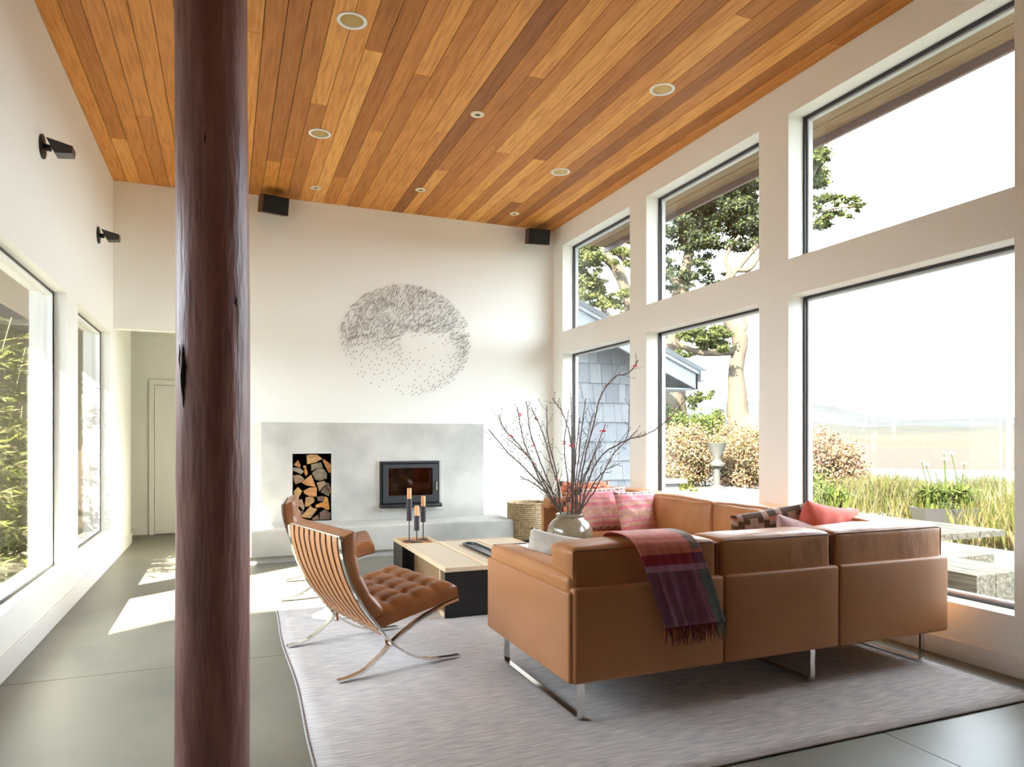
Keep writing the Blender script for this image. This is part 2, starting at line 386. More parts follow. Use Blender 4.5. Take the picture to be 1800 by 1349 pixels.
# firewood
LOGS = [ # outline in (x, y) of the crop, y down ; tone
 ([(355,190),(400,175),(520,180),(600,245),(500,300),(360,330)], 0, 'flat topped split log with pale bark edge, topmost in the niche'),
 ([(150,330),(220,260),(262,350),(250,378),(170,350)], 1, 'small orange split log at the top left of the niche'),
 ([(135,375),(240,380),(310,440),(270,482),(135,425)], 2, 'grey lens shaped log near the upper left side of the niche'),
 ([(295,350),(345,345),(355,395),(310,400)], 1, 'smallest reddish log stub near the upper middle of the stack'),
 ([(310,410),(350,395),(372,470),(345,520),(318,470)], 1, 'narrow reddish upright split log left of the dark radial log'),
 ([(425,330),(590,300),(615,385),(500,395),(430,440)], 2, 'grey wedge log just below the topmost log'),
 ([(605,262),(640,255),(745,340),(748,468),(705,466)], 1, 'orange slab shaped log leaning at the upper right'),
 ([(440,470),(520,395),(625,400),(688,480),(680,560),(560,595),(490,575)], 2, 'big dark grey log with pale lower rim and radial split'),
 ([(138,500),(240,485),(325,560),(320,595),(175,642),(150,570)], 3, 'fan shaped pinkish log on the left side of the niche'),
 ([(272,608),(425,490),(500,690),(330,650)], 1, 'triangular orange split log in the middle of the stack'),
 ([(510,620),(620,590),(665,625),(550,755)], 3, 'dull brown log below the big dark grey log'),
 ([(575,770),(650,655),(730,770),(715,845)], 2, 'grey kite shaped log at the middle right'),
 ([(145,745),(215,675),(278,745),(205,895),(175,870)], 0, 'bright tan shield shaped log on the left side'),
 ([(295,740),(400,690),(515,690),(510,835),(400,830),(320,790)], 1, 'broad orange log at the centre of the stack'),
 ([(340,840),(465,840),(485,915),(370,1000),(322,985)], 0, 'pale tan log below the broad orange log'),
 ([(210,890),(275,865),(320,1000),(300,1045),(225,960)], 3, 'dull tan log half hidden by the chair back'),
 ([(520,835),(625,830),(620,915),(530,905)], 4, 'dark purplish square log above the bright orange log'),
 ([(490,970),(620,920),(640,835),(690,860),(722,1040),(690,1060),(600,1005),(500,1012)], 5, 'bright orange curved log at the lower right'),
 ([(270,1135),(420,975),(440,1010),(530,1030),(420,1175),(300,1160)], 0, 'large tan log low in the middle of the stack'),
 ([(560,1090),(640,1040),(745,1110),(720,1200),(560,1200)], 4, 'dark brown log in the bottom right corner'),
 ([(440,1180),(540,1120),(560,1205),(450,1207)], 3, 'small dull log on the bottom of the niche'),
 ([(722,740),(742,720),(745,790),(725,780)], 1, 'thin orange sliver of wood at the right side of the niche'),
 ([(140,1010),(215,1000),(260,1100),(250,1207),(140,1207)], 3, 'brown log in the bottom left corner behind the chair'),
 ([(640,640),(700,620),(735,700),(715,740)], 4, 'dark small log between the grey kite log and the niche side'),
 ([(235,1050),(300,1050),(300,1120),(255,1110)], 4, 'dark stub beside the large tan log'),
]
TONES = [(.62, .36, .15), (.58, .27, .1), (.33, .27, .19), (.42, .27, .16), (.2, .125, .1), (.72, .33, .08)]
LM = [mat('split wood %d' % i, c, .8, col2=tuple(q*.62 for q in c), nscale=16, stretch=(1, .3, 2.5), bump=(50, .4, .004), rand=1) for i, c in enumerate(TONES)]
M_BARK = mat('bark', (.1, .06, .035), .9, col2=(.05, .03, .02), nscale=30, bump=(40, .6, .006))
for poly, tone, lab in LOGS:
    P = []
    for x, y in poly:
        P.append((NICHE[0]+(.1112*x-14)*.00587+random.uniform(-.001, .001), NICHE[3]-(.1112*y-18)*.00615))
    y0 = 7.73+random.uniform(0, .05); cx = sum(p[0] for p in P)/len(P); cz = sum(p[1] for p in P)/len(P)
    Pf = [Vector((x, y0+random.uniform(-.004, .004), z)) for x, z in P]
    mb = MB(); nn = len(P)
    Pc = [Vector((cx+(p.x-cx)*.97, p.y-.004, cz+(p.z-cz)*.97)) for p in Pf]
    Pb = [Vector((cx+(p.x-cx)*.9, y0+.36, cz+(p.z-cz)*.9)) for p in Pf]
    mb.add(Pc+Pf+Pb, [tuple(range(nn))]); mb.m = [0]
    o0 = 0
    for k in range(nn):
        k2 = (k+1) % nn
        mb.f.append((k, k2, nn+k2, nn+k)); mb.m.append(0)
        mb.f.append((nn+k, nn+k2, 2*nn+k2, 2*nn+k)); mb.m.append(1)
    mb.f.append(tuple(range(3*nn-1, 2*nn-1, -1))); mb.m.append(1)
    tag(mb.build('firewood_log', [LM[tone], M_BARK], loc=(cx, y0, cz)), lab+' of firewood' if 'log' not in lab else lab, 'firewood', 'split logs stacked in the fireplace niche')

# ------------------------------------------------------------------ log column
mb = MB(); cxx, cyy = -.045, 2.5; segs = 40; rows = 90
vs_ = []
for j in range(rows+1):
    z = ZC*j/rows; r0 = .1155-.0085*z/ZC; ox = .003*sin(z*1.7); oy = .003*cos(z*1.3)
    for k in range(segs):
        a_ = 2*pi*k/segs; nn = noise.noise(Vector((cos(a_)*1.2, sin(a_)*1.2, z*.9)))*.0035+noise.noise(Vector((cos(a_)*4, sin(a_)*4, z*4)))*.0012
        vs_.append((cxx+ox+(r0+nn)*cos(a_), cyy+oy+(r0+nn)*sin(a_), z))
mb.add(vs_, [(j*segs+k, j*segs+(k+1) % segs, (j+1)*segs+(k+1) % segs, (j+1)*segs+k) for j in range(rows) for k in range(segs)]+[tuple(range(segs-1, -1, -1)), tuple(rows*segs+k for k in range(segs))])
colo = tag(mb.build('log_column', M_LOGPOST, smooth=60), 'tall round maroon stained log column standing free near the camera', 'column')
mb = MB()
def crack(u, v0, v1, w):
    for k in range(3):
        pass
for (ang, z0, z1, w) in ((-140, 1.30, 1.50, .016), (-137, 1.36, 1.46, .012), (-150, 1.42, 1.5, .004), (-52, 1.62, 1.66, .006), (-100, 2.12, 2.16, .004)):
    pts = []; an = radians(ang)
    for k in range(7):
        t = k/6; z = z0+(z1-z0)*t; r = .1155-.0085*z/ZC+.0002; aa = an+.02*sin(k*1.9)
        pts.append(((cxx+.003*sin(z*1.7)+r*cos(aa)), cyy+.003*cos(z*1.3)+r*sin(aa), z))
    mb.tube(pts, [max(.0004, w*.5*sin(pi*min(max(t/6, .03), .97))) for t in range(7)], 6)
c2 = mb.build('drying_crack', M_CRACK, colo)

# ------------------------------------------------------------------ ceiling fixtures, speakers, wall lamps
GOLD = mat('gold reflector', (.95, .8, .5), .28, .65)
names = ['large recessed ceiling light with gold reflector nearest the log column', 'large recessed gold ceiling light above the firewood niche', 'large recessed gold ceiling light nearest the big right window', 'large recessed gold ceiling light near the back right corner speaker']
for (x, y), nm in zip(BIG, names):
    e_ = empty('recessed_light', (x, y, ZC), label=nm, cat='ceiling light', group='large recessed ceiling lights')
    MB().lathe([(.07, .002), (.07, -.004), (.09, -.006), (.092, 0), (.082, .003)], seg=32, cap=False).build('trim_ring', M_TRIM, e_, smooth=40)
    MB().lathe([(.0715, -.002), (.064, .05), (.05, .09), (.035, .115)], seg=32, cap=False).build('reflector', GOLD, e_, smooth=60)
    MB().lathe([(.001, .062), (.03, .066), (.042, .085), (.04, .12)], seg=20).build('bulb', mat('frosted lamp', (.75, .7, .6), .3), e_, smooth=60)
for (x, y), nm in zip([(1.81, 5.18), (.825, 7.3), (1.82, 6.96), (2.99, 7.3)], ['small round pinhole ceiling light in the middle of the boards', 'small pinhole ceiling light beside the left speaker', 'small pinhole ceiling light above the twig wall art', 'small pinhole ceiling light beside the right corner speaker']):
    e_ = empty('pinhole_light', (x, y, ZC), label=nm, cat='ceiling light', group='small pinhole ceiling lights')
    MB().lathe([(.017, -.001), (.056, -.002), (.053, -.008), (.017, -.008), (.017, -.001)], seg=28, cap=False).build('cover_disc', mat('ivory paint', (.8, .7, .52), .5), e_, smooth=30)
    T = Matrix.Diagonal((1.25, .8, 1)).to_4x4()
    MB().lathe([(.001, -.009), (.018, -.009), (.018, -.002)], seg=20, T=T).build('aperture', M_BLACK, e_)
def speaker(loc, rz, lab):
    e_ = empty('speaker', loc, rz, label=lab, cat='speaker', group='black corner speakers under the ceiling'); e_.rotation_euler = (radians(14), 0, rz)
    MB().box(-.13, .13, -.07, .1, -.09, .085).build('cabinet', mat('dark cherry cabinet', (.06, .017, .01), .4), e_, bevel=.004)
    MB().box(-.124, .124, -.084, -.07, -.086, .081).build('grille', mat('black grille cloth', (.008, .008, .009), .8, bump=(400, .4, .002)), e_, bevel=.003)
    MB().tube([(0, .1, 0), (0, .2, .03)], .012, 8).build('bracket', M_BLACK, e_)
speaker((.44, 7.56, 3.6), radians(14), 'small black speaker hung under the ceiling left of the wall art')
speaker((3.40, 7.57, 3.6), radians(-8), 'small black speaker in the back right corner by the windows')
def wall_lamp(y, lab):
    e_ = empty('wall_lamp', (XL, y, 2.97), label=lab, cat='wall lamp', group='black wall lamps on the left wall')
    T = Matrix.Rotation(pi/2, 4, 'Y')
    MB().lathe([(.001, 0), (.072, 0), (.072, .012), (.001, .014)], seg=28, T=T).build('wall_plate', M_BLACK, e_, smooth=30)
    MB().tube([(.01, 0, 0), (.05, 0, -.005)], .02, 10).build('arm', M_BLACK, e_)
    P = [(.03, -.05, .045), (.17, -.05, .01), (.165, -.05, -.035), (.075, -.05, -.045)]
    mb = MB().prism(P, (0, .1, 0)); mb.build('shade', mat('charcoal metal', (.03, .03, .032), .35), e_, bevel=.003)
wall_lamp(4.99, 'black angled wall lamp nearer the camera on the left wall')
wall_lamp(6.97, 'black angled wall lamp farther back, close to the hallway corner')

# ------------------------------------------------------------------ wall sculpture of twigs
ws = empty('wall_sculpture', (1.86, YB, 2.32), label='round wall sculpture of hundreds of small metal twigs on white wall', cat='wall art')
mb = MB(); rnd = random.Random(3); cnt = 0
def dens(x, z):
    n_ = noise.noise(Vector((x*3.1, z*3.1, 4)))
    hole = max(0, 1-hypot((x-.26)/.38, (z+.1)/.27))
    top = max(0, min(1, (z+.42)/.55))
    rim = max(0, 1-abs(hypot(x, z)-.93)/.16) if x > 0 else 0
    return max(.22, min(1, .2+.95*top+.55*rim-2.6*hole+.5*n_*top))
tries = 0
placed = []
while cnt < 1050 and tries < 60000:
    tries += 1
    x = rnd.uniform(-1, 1); z = rnd.uniform(-1, 1)
    rr = hypot(x, z)
    if rr > 1: continue
    hole = hypot((x-.3)/.42, (z+.08)/.3) < 1
    dd = dens(x, z)*(.35 if hole and z < .15 else 1)
    if rnd.random() > dd: continue
    md_ = .022+.05*(1-dd)
    if any(abs(x-p)+abs(z-q)*.7 < md_ for p, q in placed): continue
    placed.append((x, z)); cnt += 1
    wx, wz = x*.745+.02, z*.62
    ln = .014+.026*dd*rnd.uniform(.5, 1.1); an = radians(62+20*noise.noise(Vector((x*2, z*2, 0)))+rnd.gauss(0, 12)-25*max(0, x)*max(0, z+.3))
    dx, dz = cos(an)*ln, sin(an)*ln
    w = .0028; out = rnd.uniform(.012, .028)
    p0 = Vector((wx-dx/2, -out*.6, wz-dz/2)); p1 = Vector((wx+dx/2, -out, wz+dz/2)); pm = (p0+p1)/2+Vector((rnd.uniform(-.003, .003), -.002, 0))
    mb.tube([p0, pm, p1], [w*.5, w, w*.5], 4)
    q = pm+Vector((rnd.uniform(-.008, .008), -.004, rnd.uniform(-.006, .008))); mb.tube([pm, q], w*.75, 3)
    mb.tube([pm, (pm.x, .0, pm.z)], .0007, 3)
tw = mb.build('twig_pins', mat('dark bronze', (.03, .016, .01), .6, .0), ws, fix=False); tw['kind'] = 'stuff'

# ------------------------------------------------------------------ rug
def rugf(s, t):
    x = .305+s*3.2; y = 2.095+t*3.1
    if s < .02: x += .008*sin(y*4)
    x += .012*(1-t)*(s-.5)
    return (x, y, .007+.0015*noise.noise(Vector((x*2, y*2, 0))))
mb = MB().grid(rugf, 40, 40)
ro = mb.build('rug', M_RUG, smooth=60); md = ro.modifiers.new('t', 'SOLIDIFY'); md.thickness = .007; md.offset = -1
tag(ro, 'large heathered grey and lilac woven rug under the seating', 'rug')
P = []
for t in np.linspace(0, 1, 30): P.append(Vector(rugf(0, t))+Vector((0, 0, .001)))
eb = MB().tube(P, .005, 6).tube([Vector(rugf(t, 0)) for t in np.linspace(0, 1, 20)], .005, 6).tube([Vector(rugf(1, t)) for t in np.linspace(0, 1, 20)], .005, 6).tube([Vector(rugf(t, 1)) for t in np.linspace(0, 1, 20)], .005, 6).build('edge_binding', M_RUGEDGE, ro)
RZ = .01   # top of the rug

# ------------------------------------------------------------------ sectional sofa
sf = empty('sectional_sofa', (1.3, 2.58, RZ), label='large L-shaped tan leather sectional sofa on chrome sled legs by the windows', cat='sofa')
inv = Matrix.Translation(-sf.location)
def sp(mb, nm, m, **k): return part(mb, nm, m, sf, inv, **k)
X0, X1, Y0 = 1.305, 3.56, 2.585
sx = [X0+.016, 2.092, 2.786, X1]
for i in range(3):   # near back panels
    a, b = sx[i]+.003, sx[i+1]-.003
    sp(MB().rbox(((a+b)/2, Y0+.028, .382), ((b-a)/2, .028, .2), .016, bulge=(0, .003, 0), n=5), 'back_panel', M_LEATHERP, smooth=60)
ye = 5.93
sp(MB().rbox((X0+.03, (Y0+.012+3.575)/2, .375), (.03, (3.575-Y0-.012)/2, .19), .012, bulge=(.004, 0, 0), n=5), 'side_panel', M_LEATHERP, smooth=60)
for a, b in ((2.66, 3.5), (3.51, 4.3), (4.31, 5.1), (5.11, ye)):
    sp(MB().rbox((3.53, (a+b)/2, .385), (.03, (b-a)/2-.003, .197), .012, n=4), 'back_panel', M_LEATHERP, smooth=60)
sp(MB().rbox((3.13, ye+.03, .40), (.41, .03, .21), .012, n=4), 'side_panel', M_LEATHERP, smooth=60)
# base boxes
sp(MB().box(X0+.065, 3.5, Y0+.065, 3.55, .2, .3).box(2.74, 3.5, 3.55, ye, .2, .3), 'base_frame', mat('dark brown leather', (.13, .055, .022), .6))
sp(MB().box(X0+.012, X0+.06, Y0+.02, Y0+.07, .2, .55), 'gap_filler', mat('dark gap filler', (.03, .014, .008), .7))  # added dark filler, puts shade into the gap between the panels
# arm pads
sp(MB().rbox((X0+.085, 3.09, .585), (.078, .47, .045), .03, bulge=(0, 0, .012), n=7, wr=.002), 'arm_pad', M_LEATHER, smooth=70)
sp(MB().rbox((3.02, ye-.045, .61), (.30, .07, .05), .03, bulge=(0, 0, .01), n=7, wr=.002), 'arm_pad', M_LEATHER, smooth=70)
sp(MB().rbox((X0+.085, 3.09, .42), (.055, .46, .13), .02, n=4), 'arm_inner', M_LEATHER, smooth=70)
# seat cushions
for a, b in ((X0+.17, 2.09), (2.095, 2.76)):
    sp(MB().rbox(((a+b)/2, 3.2, .365), ((b-a)/2-.003, .37, .07), .03, bulge=(0, 0, .015), n=7, wr=.003), 'seat_cushion', M_LEATHER, smooth=70)
for a, b in ((2.82, 3.5), (3.505, 4.3), (4.305, 5.08), (5.085, 5.86)):
    sp(MB().rbox((3.06, (a+b)/2, .365), (.31, (b-a)/2-.003, .07), .03, bulge=(0, 0, .015), n=7, wr=.003), 'seat_cushion', M_LEATHER, smooth=70)
# back cushions (+ piping sub-part)
def back_cushion(c, h, bul, axis):
    ob = sp(MB().rbox(c, h, .026, bulge=bul, n=12, wr=.008), 'back_cushion', M_CUSHL, smooth=70)
    cx, cy, cz = c; hx, hy, hz = h; P = []
    zt = cz+hz-.004
    if axis == 'y': loop = [(cx-hx+.006, cy-hy+.004, cz-hz+.02), (cx-hx+.006, cy-hy+.004, zt-.004), (cx+hx-.006, cy-hy+.004, zt-.004), (cx+hx-.006, cy-hy+.004, cz-hz+.02)]
    else: loop = [(cx-hx+.01, cy-hy+.006, cz-hz+.06), (cx-hx+.01, cy-hy+.006, zt-.004), (cx-hx+.01, cy+hy-.006, zt-.004), (cx-hx+.01, cy+hy-.006, cz-hz+.06)]
    pts = []
    for k in range(3):
        a, b = Vector(loop[k]), Vector(loop[k+1])
        for t in np.linspace(.03, .97, 8): pts.append(a.lerp(b, t))
    o2 = MB().tube(pts, .0032, 6).build('piping', M_PIPE, ob); return ob
bx = [1.325, 2.075, 2.762, 3.54]
for i in range(3):
    a, b = bx[i]+.004, bx[i+1]-.004
    back_cushion(((a+b)/2, 2.722, .612), ((b-a)/2, .112, .131), (0, .004, .016), 'y')
for a, b in ((2.84, 3.36), (3.37, 4.2), (4.21, 5.03), (5.04, 5.93)):
    R_ = None
    back_cushion((3.40, (a+b)/2, .588), (.115, (b-a)/2-.002, .157), (.04, 0, .014), 'x')
# sled legs
def sled(x, ya, yb):
    w = .022; t = .006
    mb = MB(); z1 = .2
    mb.box(x-w, x+w, ya, ya+.012, RZ-.01, z1).box(x-w, x+w, yb-.012, yb, RZ-.01, z1).box(x-w, x+w, ya, yb, RZ-.01, RZ+.002)
    return sp(mb, 'sled_leg', M_CHROME, bevel=.002)
def sled2(x, ya, yb):
    P = [(x, ya, .2), (x, ya, .03), (x, ya+.006, .014), (x, ya+.02, .011), (x, yb-.02, .011), (x, yb-.006, .014), (x, yb, .03), (x, yb, .2)]
    mb = MB(); n_ = len(P); hw, ht = .0145, .006
    cs = []
    for i, p in enumerate(P):
        p = Vector(p); d_ = (Vector(P[min(i+1, n_-1)])-Vector(P[max(i-1, 0)])).normalized(); nrm = Vector((0, -d_.z, d_.y))
        cs += [p+Vector((-hw, 0, 0))-nrm*ht, p+Vector((hw, 0, 0))-nrm*ht, p+Vector((hw, 0, 0))+nrm*ht, p+Vector((-hw, 0, 0))+nrm*ht]
    fs = [(i*4+k, i*4+(k+1) % 4, (i+1)*4+(k+1) % 4, (i+1)*4+k) for i in range(n_-1) for k in range(4)]+[(0, 1, 2, 3), ((n_-1)*4+3, (n_-1)*4+2, (n_-1)*4+1, (n_-1)*4)]
    mb.add([q+Vector((0, 0, .004)) for q in cs], fs); return sp(mb, 'sled_leg', M_CHROME)
sled2(1.385, 2.64, 3.49); sled2(2.66, 2.64, 3.49); sled2(3.45, 2.66, 3.49)
sled2(3.1, 5.2, 5.85)

# ------------------------------------------------------------------ cushions
def pmesh(w, h, t, n=26, wr=.004, seed=0):
    mb = MB()
    def f(sgn):
        def g_(a, b):
            x = 2*a-1; y = 2*b-1
            px = x*w/2*(1-.10*(1-x*x)*0-.085*(1-y*y)*abs(x)**3*0); 
            ex = 1-.07*(1-y**2)*1; ey = 1-.07*(1-x**2)*1
            px = x*w/2*(ex if abs(x) > .0 else 1); py = y*h/2*ey
            k = max(0, (1-x*x))**.45*max(0, (1-y*y))**.45
            pz = sgn*t/2*k+wr*noise.noise(Vector((x*2.5+seed, y*2.5, sgn)))*k
            return (px, py, pz)
        return g_
    return mb, f
def pillow(name, w, h, t, M, mfn, mats, lab, n=26, seed=0, group=None, wr=.02, droop=0):
    mb, f = pmesh(w, h, t, n, wr, seed)
    mb.grid(f(1), n, n, mfn); mb.grid(f(-1), n, n, mfn)
    if droop: mb.v = [(x, y, z+droop*(x*x+y*y)) for x, y, z in mb.v]
    me_o = mb.build(name, mats, smooth=80)
    b = bmesh.new(); b.from_mesh(me_o.data); bmesh.ops.remove_doubles(b, verts=b.verts, dist=.0004); bmesh.ops.recalc_face_normals(b, faces=b.faces); b.to_mesh(me_o.data); b.free()
    me_o.matrix_world = M
    return tag(me_o, lab, 'cushion', group)
def pose(loc, rx, ry, rz):   # pillow local: x width, y height, z thickness
    return Matrix.Translation(loc) @ Matrix.Rotation(rz, 4, 'Z') @ Matrix.Rotation(rx, 4, 'X') @ Matrix.Rotation(ry, 4, 'Z')
def cloth(nm, c, c2=None): return mat(nm, c, .95, col2=c2 or tuple(q*.75 for q in c), nscale=30, bump=(350, .35, .003), spec=.1, sheen=.3, nlo=.3, nhi=.7)
PK = [cloth('pink weave', (.78, .4, .37)), cloth('salmon weave', (.76, .46, .33)), cloth('rose weave', (.8, .26, .3)), cloth('mauve weave', (.58, .36, .38)), cloth('dark dash weave', (.17, .13, .15))]
rs = random.Random(5); stripes = [rs.choice([0, 1, 3, 0, 2, 1]) for _ in range(30)]
stripes[3:5] = [2, 2]; stripes[15:17] = [2, 2]; stripes[21:23] = [2, 2]; stripes[24] = 0
def pinkf(i, j):
    if j == 24 and (i*7) % 5 < 3: return 4
    if stripes[j] in (3,) and (i*3+j) % 4 == 0: return 4
    if (i*13+j*7) % 11 == 0: return 3
    return stripes[j % 30]
pillow('cushion', .43, .38, .14, pose((3.12, 4.93, .60), radians(70), 0, radians(6)), pinkf, PK, 'square pink striped woven cushion in front of its twin on the sofa')
pillow('cushion', .42, .38, .13, pose((2.95, 5.2, .61), radians(74), radians(2), radians(-12)), pinkf, PK, 'pink striped woven cushion half behind the front pink one', seed=3)
KM = [cloth('kilim rust', (.62, .17, .08)), cloth('kilim brown', (.1, .055, .04)), cloth('kilim cream', (.5, .38, .28)), cloth('kilim salmon', (.7, .27, .18))]
def kil(i, j):
    a = (abs((i % 12)-6)//2*2+j) % 12
    return (0, 0, 0, 3, 3, 1, 1, 1, 0, 0, 2, 1)[a]
pillow('cushion', .5, .42, .14, pose((3.0, 5.6, .63), radians(72), 0, radians(-4)), kil, KM, 'rust and brown kilim cushion at the far sofa arm behind the vase')
K2 = [cloth('kilim2 brown', (.13, .07, .045)), cloth('kilim2 sand', (.45, .33, .23)), cloth('kilim2 blush', (.55, .36, .3)), cloth('kilim2 coral', (.62, .2, .12))]
def kil2(i, j):
    a = (abs((i % 14)-7)//2*2+j*1) % 16
    return (3, 0, 0, 0, 0, 1, 1, 1, 2, 2, 1, 0, 0, 0, 1, 2)[a]
pillow('cushion', .46, .40, .15, pose((2.84, 3.16, .64), radians(118), radians(10), radians(-10)), kil2, K2, 'brown and sand zigzag kilim cushion lying by the near sofa back', n=28)
CO = [cloth('coral linen', (.72, .165, .12), (.66, .13, .1))]
pillow('cushion', .48, .44, .17, pose((3.14, 3.04, .622), radians(103), radians(-9), radians(6)), lambda i, j: 0, CO, 'plain coral red cushion rising above the sofa back by the window', seed=5)
PL = [cloth('pale blush linen', (.62, .4, .38), (.52, .36, .36))]
pillow('cushion', .42, .38, .13, pose((2.92, 2.95, .575), radians(80), radians(-12), radians(4)), lambda i, j: 0, PL, 'pale blush cushion low between the zigzag and coral cushions', seed=8)
GL = [cloth('grey linen', (.56, .52, .44), (.48, .44, .38))]
pillow('cushion', .38, .36, .19, pose((1.55, 3.20, .55), radians(68), radians(-8), radians(-38)), lambda i, j: 0, GL, 'plain grey linen cushion against the near sofa arm', seed=11)

# ------------------------------------------------------------------ throw blanket
BM = [cloth('throw coral', (.66, .18, .13)), cloth('throw crimson', (.3, .018, .04)), cloth('throw mauve line', (.45, .2, .3)), cloth('throw plum', (.2, .07, .13)), cloth('throw slate', (.12, .15, .16)), cloth('throw taupe', (.25, .17, .13)), cloth('throw lilac', (.29, .13, .21))]
path = [(2.86, .69), (2.83, .755), (2.77, .775), (2.66, .777), (2.6, .765), (2.574, .735), (2.566, .70), (2.563, .64), (2.562, .56), (2.561, .47), (2.559, .385)]
pp = catmull([(0, y, z) for y, z in path], 5)
NU, NV = 36, len(pp)-1
def thr(s, t):
    p = pp[min(NV, int(round(t*NV)))]; dn = max(0, .77-p.z)/.39
    if t < .2: dn = 0
    xl = 1.60+.14*dn; xr = 1.915+.145*dn
    w = .006*sin(s*19+dn*2)*min(1, dn*2)+.004*noise.noise(Vector((s*5, dn*3, 1)))
    return (xl+(xr-xl)*s, p.y-.010-abs(w) if t > .45 else p.y-w, p.z+(0 if dn else abs(w))+.005)
def thm(i, j):
    z = pp[j].z; y = pp[j].y; right = i >= NU-6
    if y > 2.60 or z > .705: return 5 if right and z > .72 else 0
    if z > .655: return (3 if right else 1)
    if z > .635: return 2
    return 4 if right else (6 if i in (6, 7, 27, 28, 29, 12, 13) else 3)
mb = MB().grid(thr, NU, NV, thm)
th = mb.build('throw_blanket', BM, smooth=80); md = th.modifiers.new('s', 'SOLIDIFY'); md.thickness = .004; md.offset = 1
tag(th, 'plum and crimson fringed wool throw hanging over the near sofa back', 'blanket')
mb = MB()
for k in range(70):
    s = (k+.5)/70; b0 = Vector(thr(s, 1)); dx = random.uniform(-.012, .02); L_ = random.uniform(.05, .085)
    mb.tube([b0+Vector((0, 0, .004)), b0+Vector((dx*.4, random.uniform(-.006, .004), -L_*.5)), b0+Vector((dx, random.uniform(-.01, .003), -L_))], [.0028, .0022, .0012], 4, m=1 if s > .84 else (2 if s < .25 and k % 3 == 0 else 0))
fr = mb.build('fringe', [cloth('fringe crimson', (.16, .015, .025)), BM[4], cloth('fringe rust', (.35, .07, .03))], th); fr['kind'] = 'stuff'

# ------------------------------------------------------------------ lounge chairs
BACK = [(.002, .70), (.008, .64), (.02, .583), (.04, .515), (.066, .452), (.098, .39), (.132, .332), (.21, .231), (.274, .148), (.36, .082), (.43, .045), (.497, .024), (.60, .011), (.686, .007)]
SEAT = [(.676, .318), (.60, .302), (.54, .281), (.47, .256), (.412, .229), (.36, .20), (.309, .168), (.274, .143), (.21, .088), (.15, .047), (.113, .028), (.05, .012), (-.012, .007)]
def bar_pts(P, n=4): return [(p.x, p.z) for p in catmull([(s, 0, z) for s, z in P], n)]
def flat(mb, P, y0, y1, t, m=0, closed=False):
    n_ = len(P); vs = []
    for i, (s, z) in enumerate(P):
        a, b = P[max(i-1, 0)], P[min(i+1, n_-1)]; dx, dz = b[0]-a[0], b[1]-a[1]; l = hypot(dx, dz) or 1
        nx, nz = -dz/l*t/2, dx/l*t/2
        vs += [(s-nx, y0, z-nz), (s+nx, y0, z+nz), (s+nx, y1, z+nz), (s-nx, y1, z-nz)]
    fs = [(i*4+k, i*4+(k+1) % 4, (i+1)*4+(k+1) % 4, (i+1)*4+k) for i in range(n_-1) for k in range(4)]+[(0, 1, 2, 3), ((n_-1)*4+3, (n_-1)*4+2, (n_-1)*4+1, (n_-1)*4)]
    mb.add(vs, fs, m); return mb
def tufted(P0, P1, thick, W, nu, nv, sgn=1, curve=None):
    """cushion slab: centre line bottom from P0 to P1 in the side plane, W across; nu x nv panels"""
    mb = MB(); P0 = Vector((P0[0], 0, P0[1])); P1 = Vector((P1[0], 0, P1[1])); d_ = (P1-P0); nrm = Vector((-d_.z, 0, d_.x)).normalized()*sgn
    U, V = nu*6, nv*6
    def base(a):
        p = P0+d_*a
        if curve: p = p-nrm*curve*4*a*(1-a)
        return p
    def top(a, b):
        fa = abs(sin(pi*a*nu)); fb = abs(sin(pi*b*nv))
        ea = min(1, min(a, 1-a)*nu*2.2); eb = min(1, min(b, 1-b)*nv*2.2)
        h = thick*(.86+.14*(fa*fb)**.3)
        # button dimples on inner crossings
        ca = abs(a*nu-round(a*nu)); cb = abs(b*nv-round(b*nv))
        if 0 < round(a*nu) < nu and 0 < round(b*nv) < nv: h -= thick*.28*math.exp(-((ca**2+cb**2)/.012))
        h *= .74+.26*sqrt(min(ea, eb))
        q = base(a)+nrm*h; q.y = b*W; return q
    def bot(a, b): q = base(a).copy(); q.y = b*W; return q
    mb.grid(top, U, V); mb.grid(bot, U, V)
    for (fn) in (lambda s, t: bot(s, 0).lerp(top(s, 0), t), lambda s, t: bot(s, 1).lerp(top(s, 1), t)): mb.grid(fn, U, 3)
    for (fn) in (lambda s, t: bot(0, s).lerp(top(0, s), t), lambda s, t: bot(1, s).lerp(top(1, s), t)): mb.grid(fn, V, 3)
    buttons = [(base(i/nu)+nrm*thick*.66+Vector((0, j/nv*W, 0)), nrm) for i in range(1, nu) for j in range(1, nv)]
    return mb, buttons
def weld(o, d=.0008):
    b = bmesh.new(); b.from_mesh(o.data); bmesh.ops.remove_doubles(b, verts=b.verts, dist=d); bmesh.ops.recalc_face_normals(b, faces=b.faces); b.to_mesh(o.data); b.free()
    o.data.polygons.foreach_set('use_smooth', [True]*len(o.data.polygons)); o.data.set_sharp_from_angle(angle=radians(60))
CW = .765
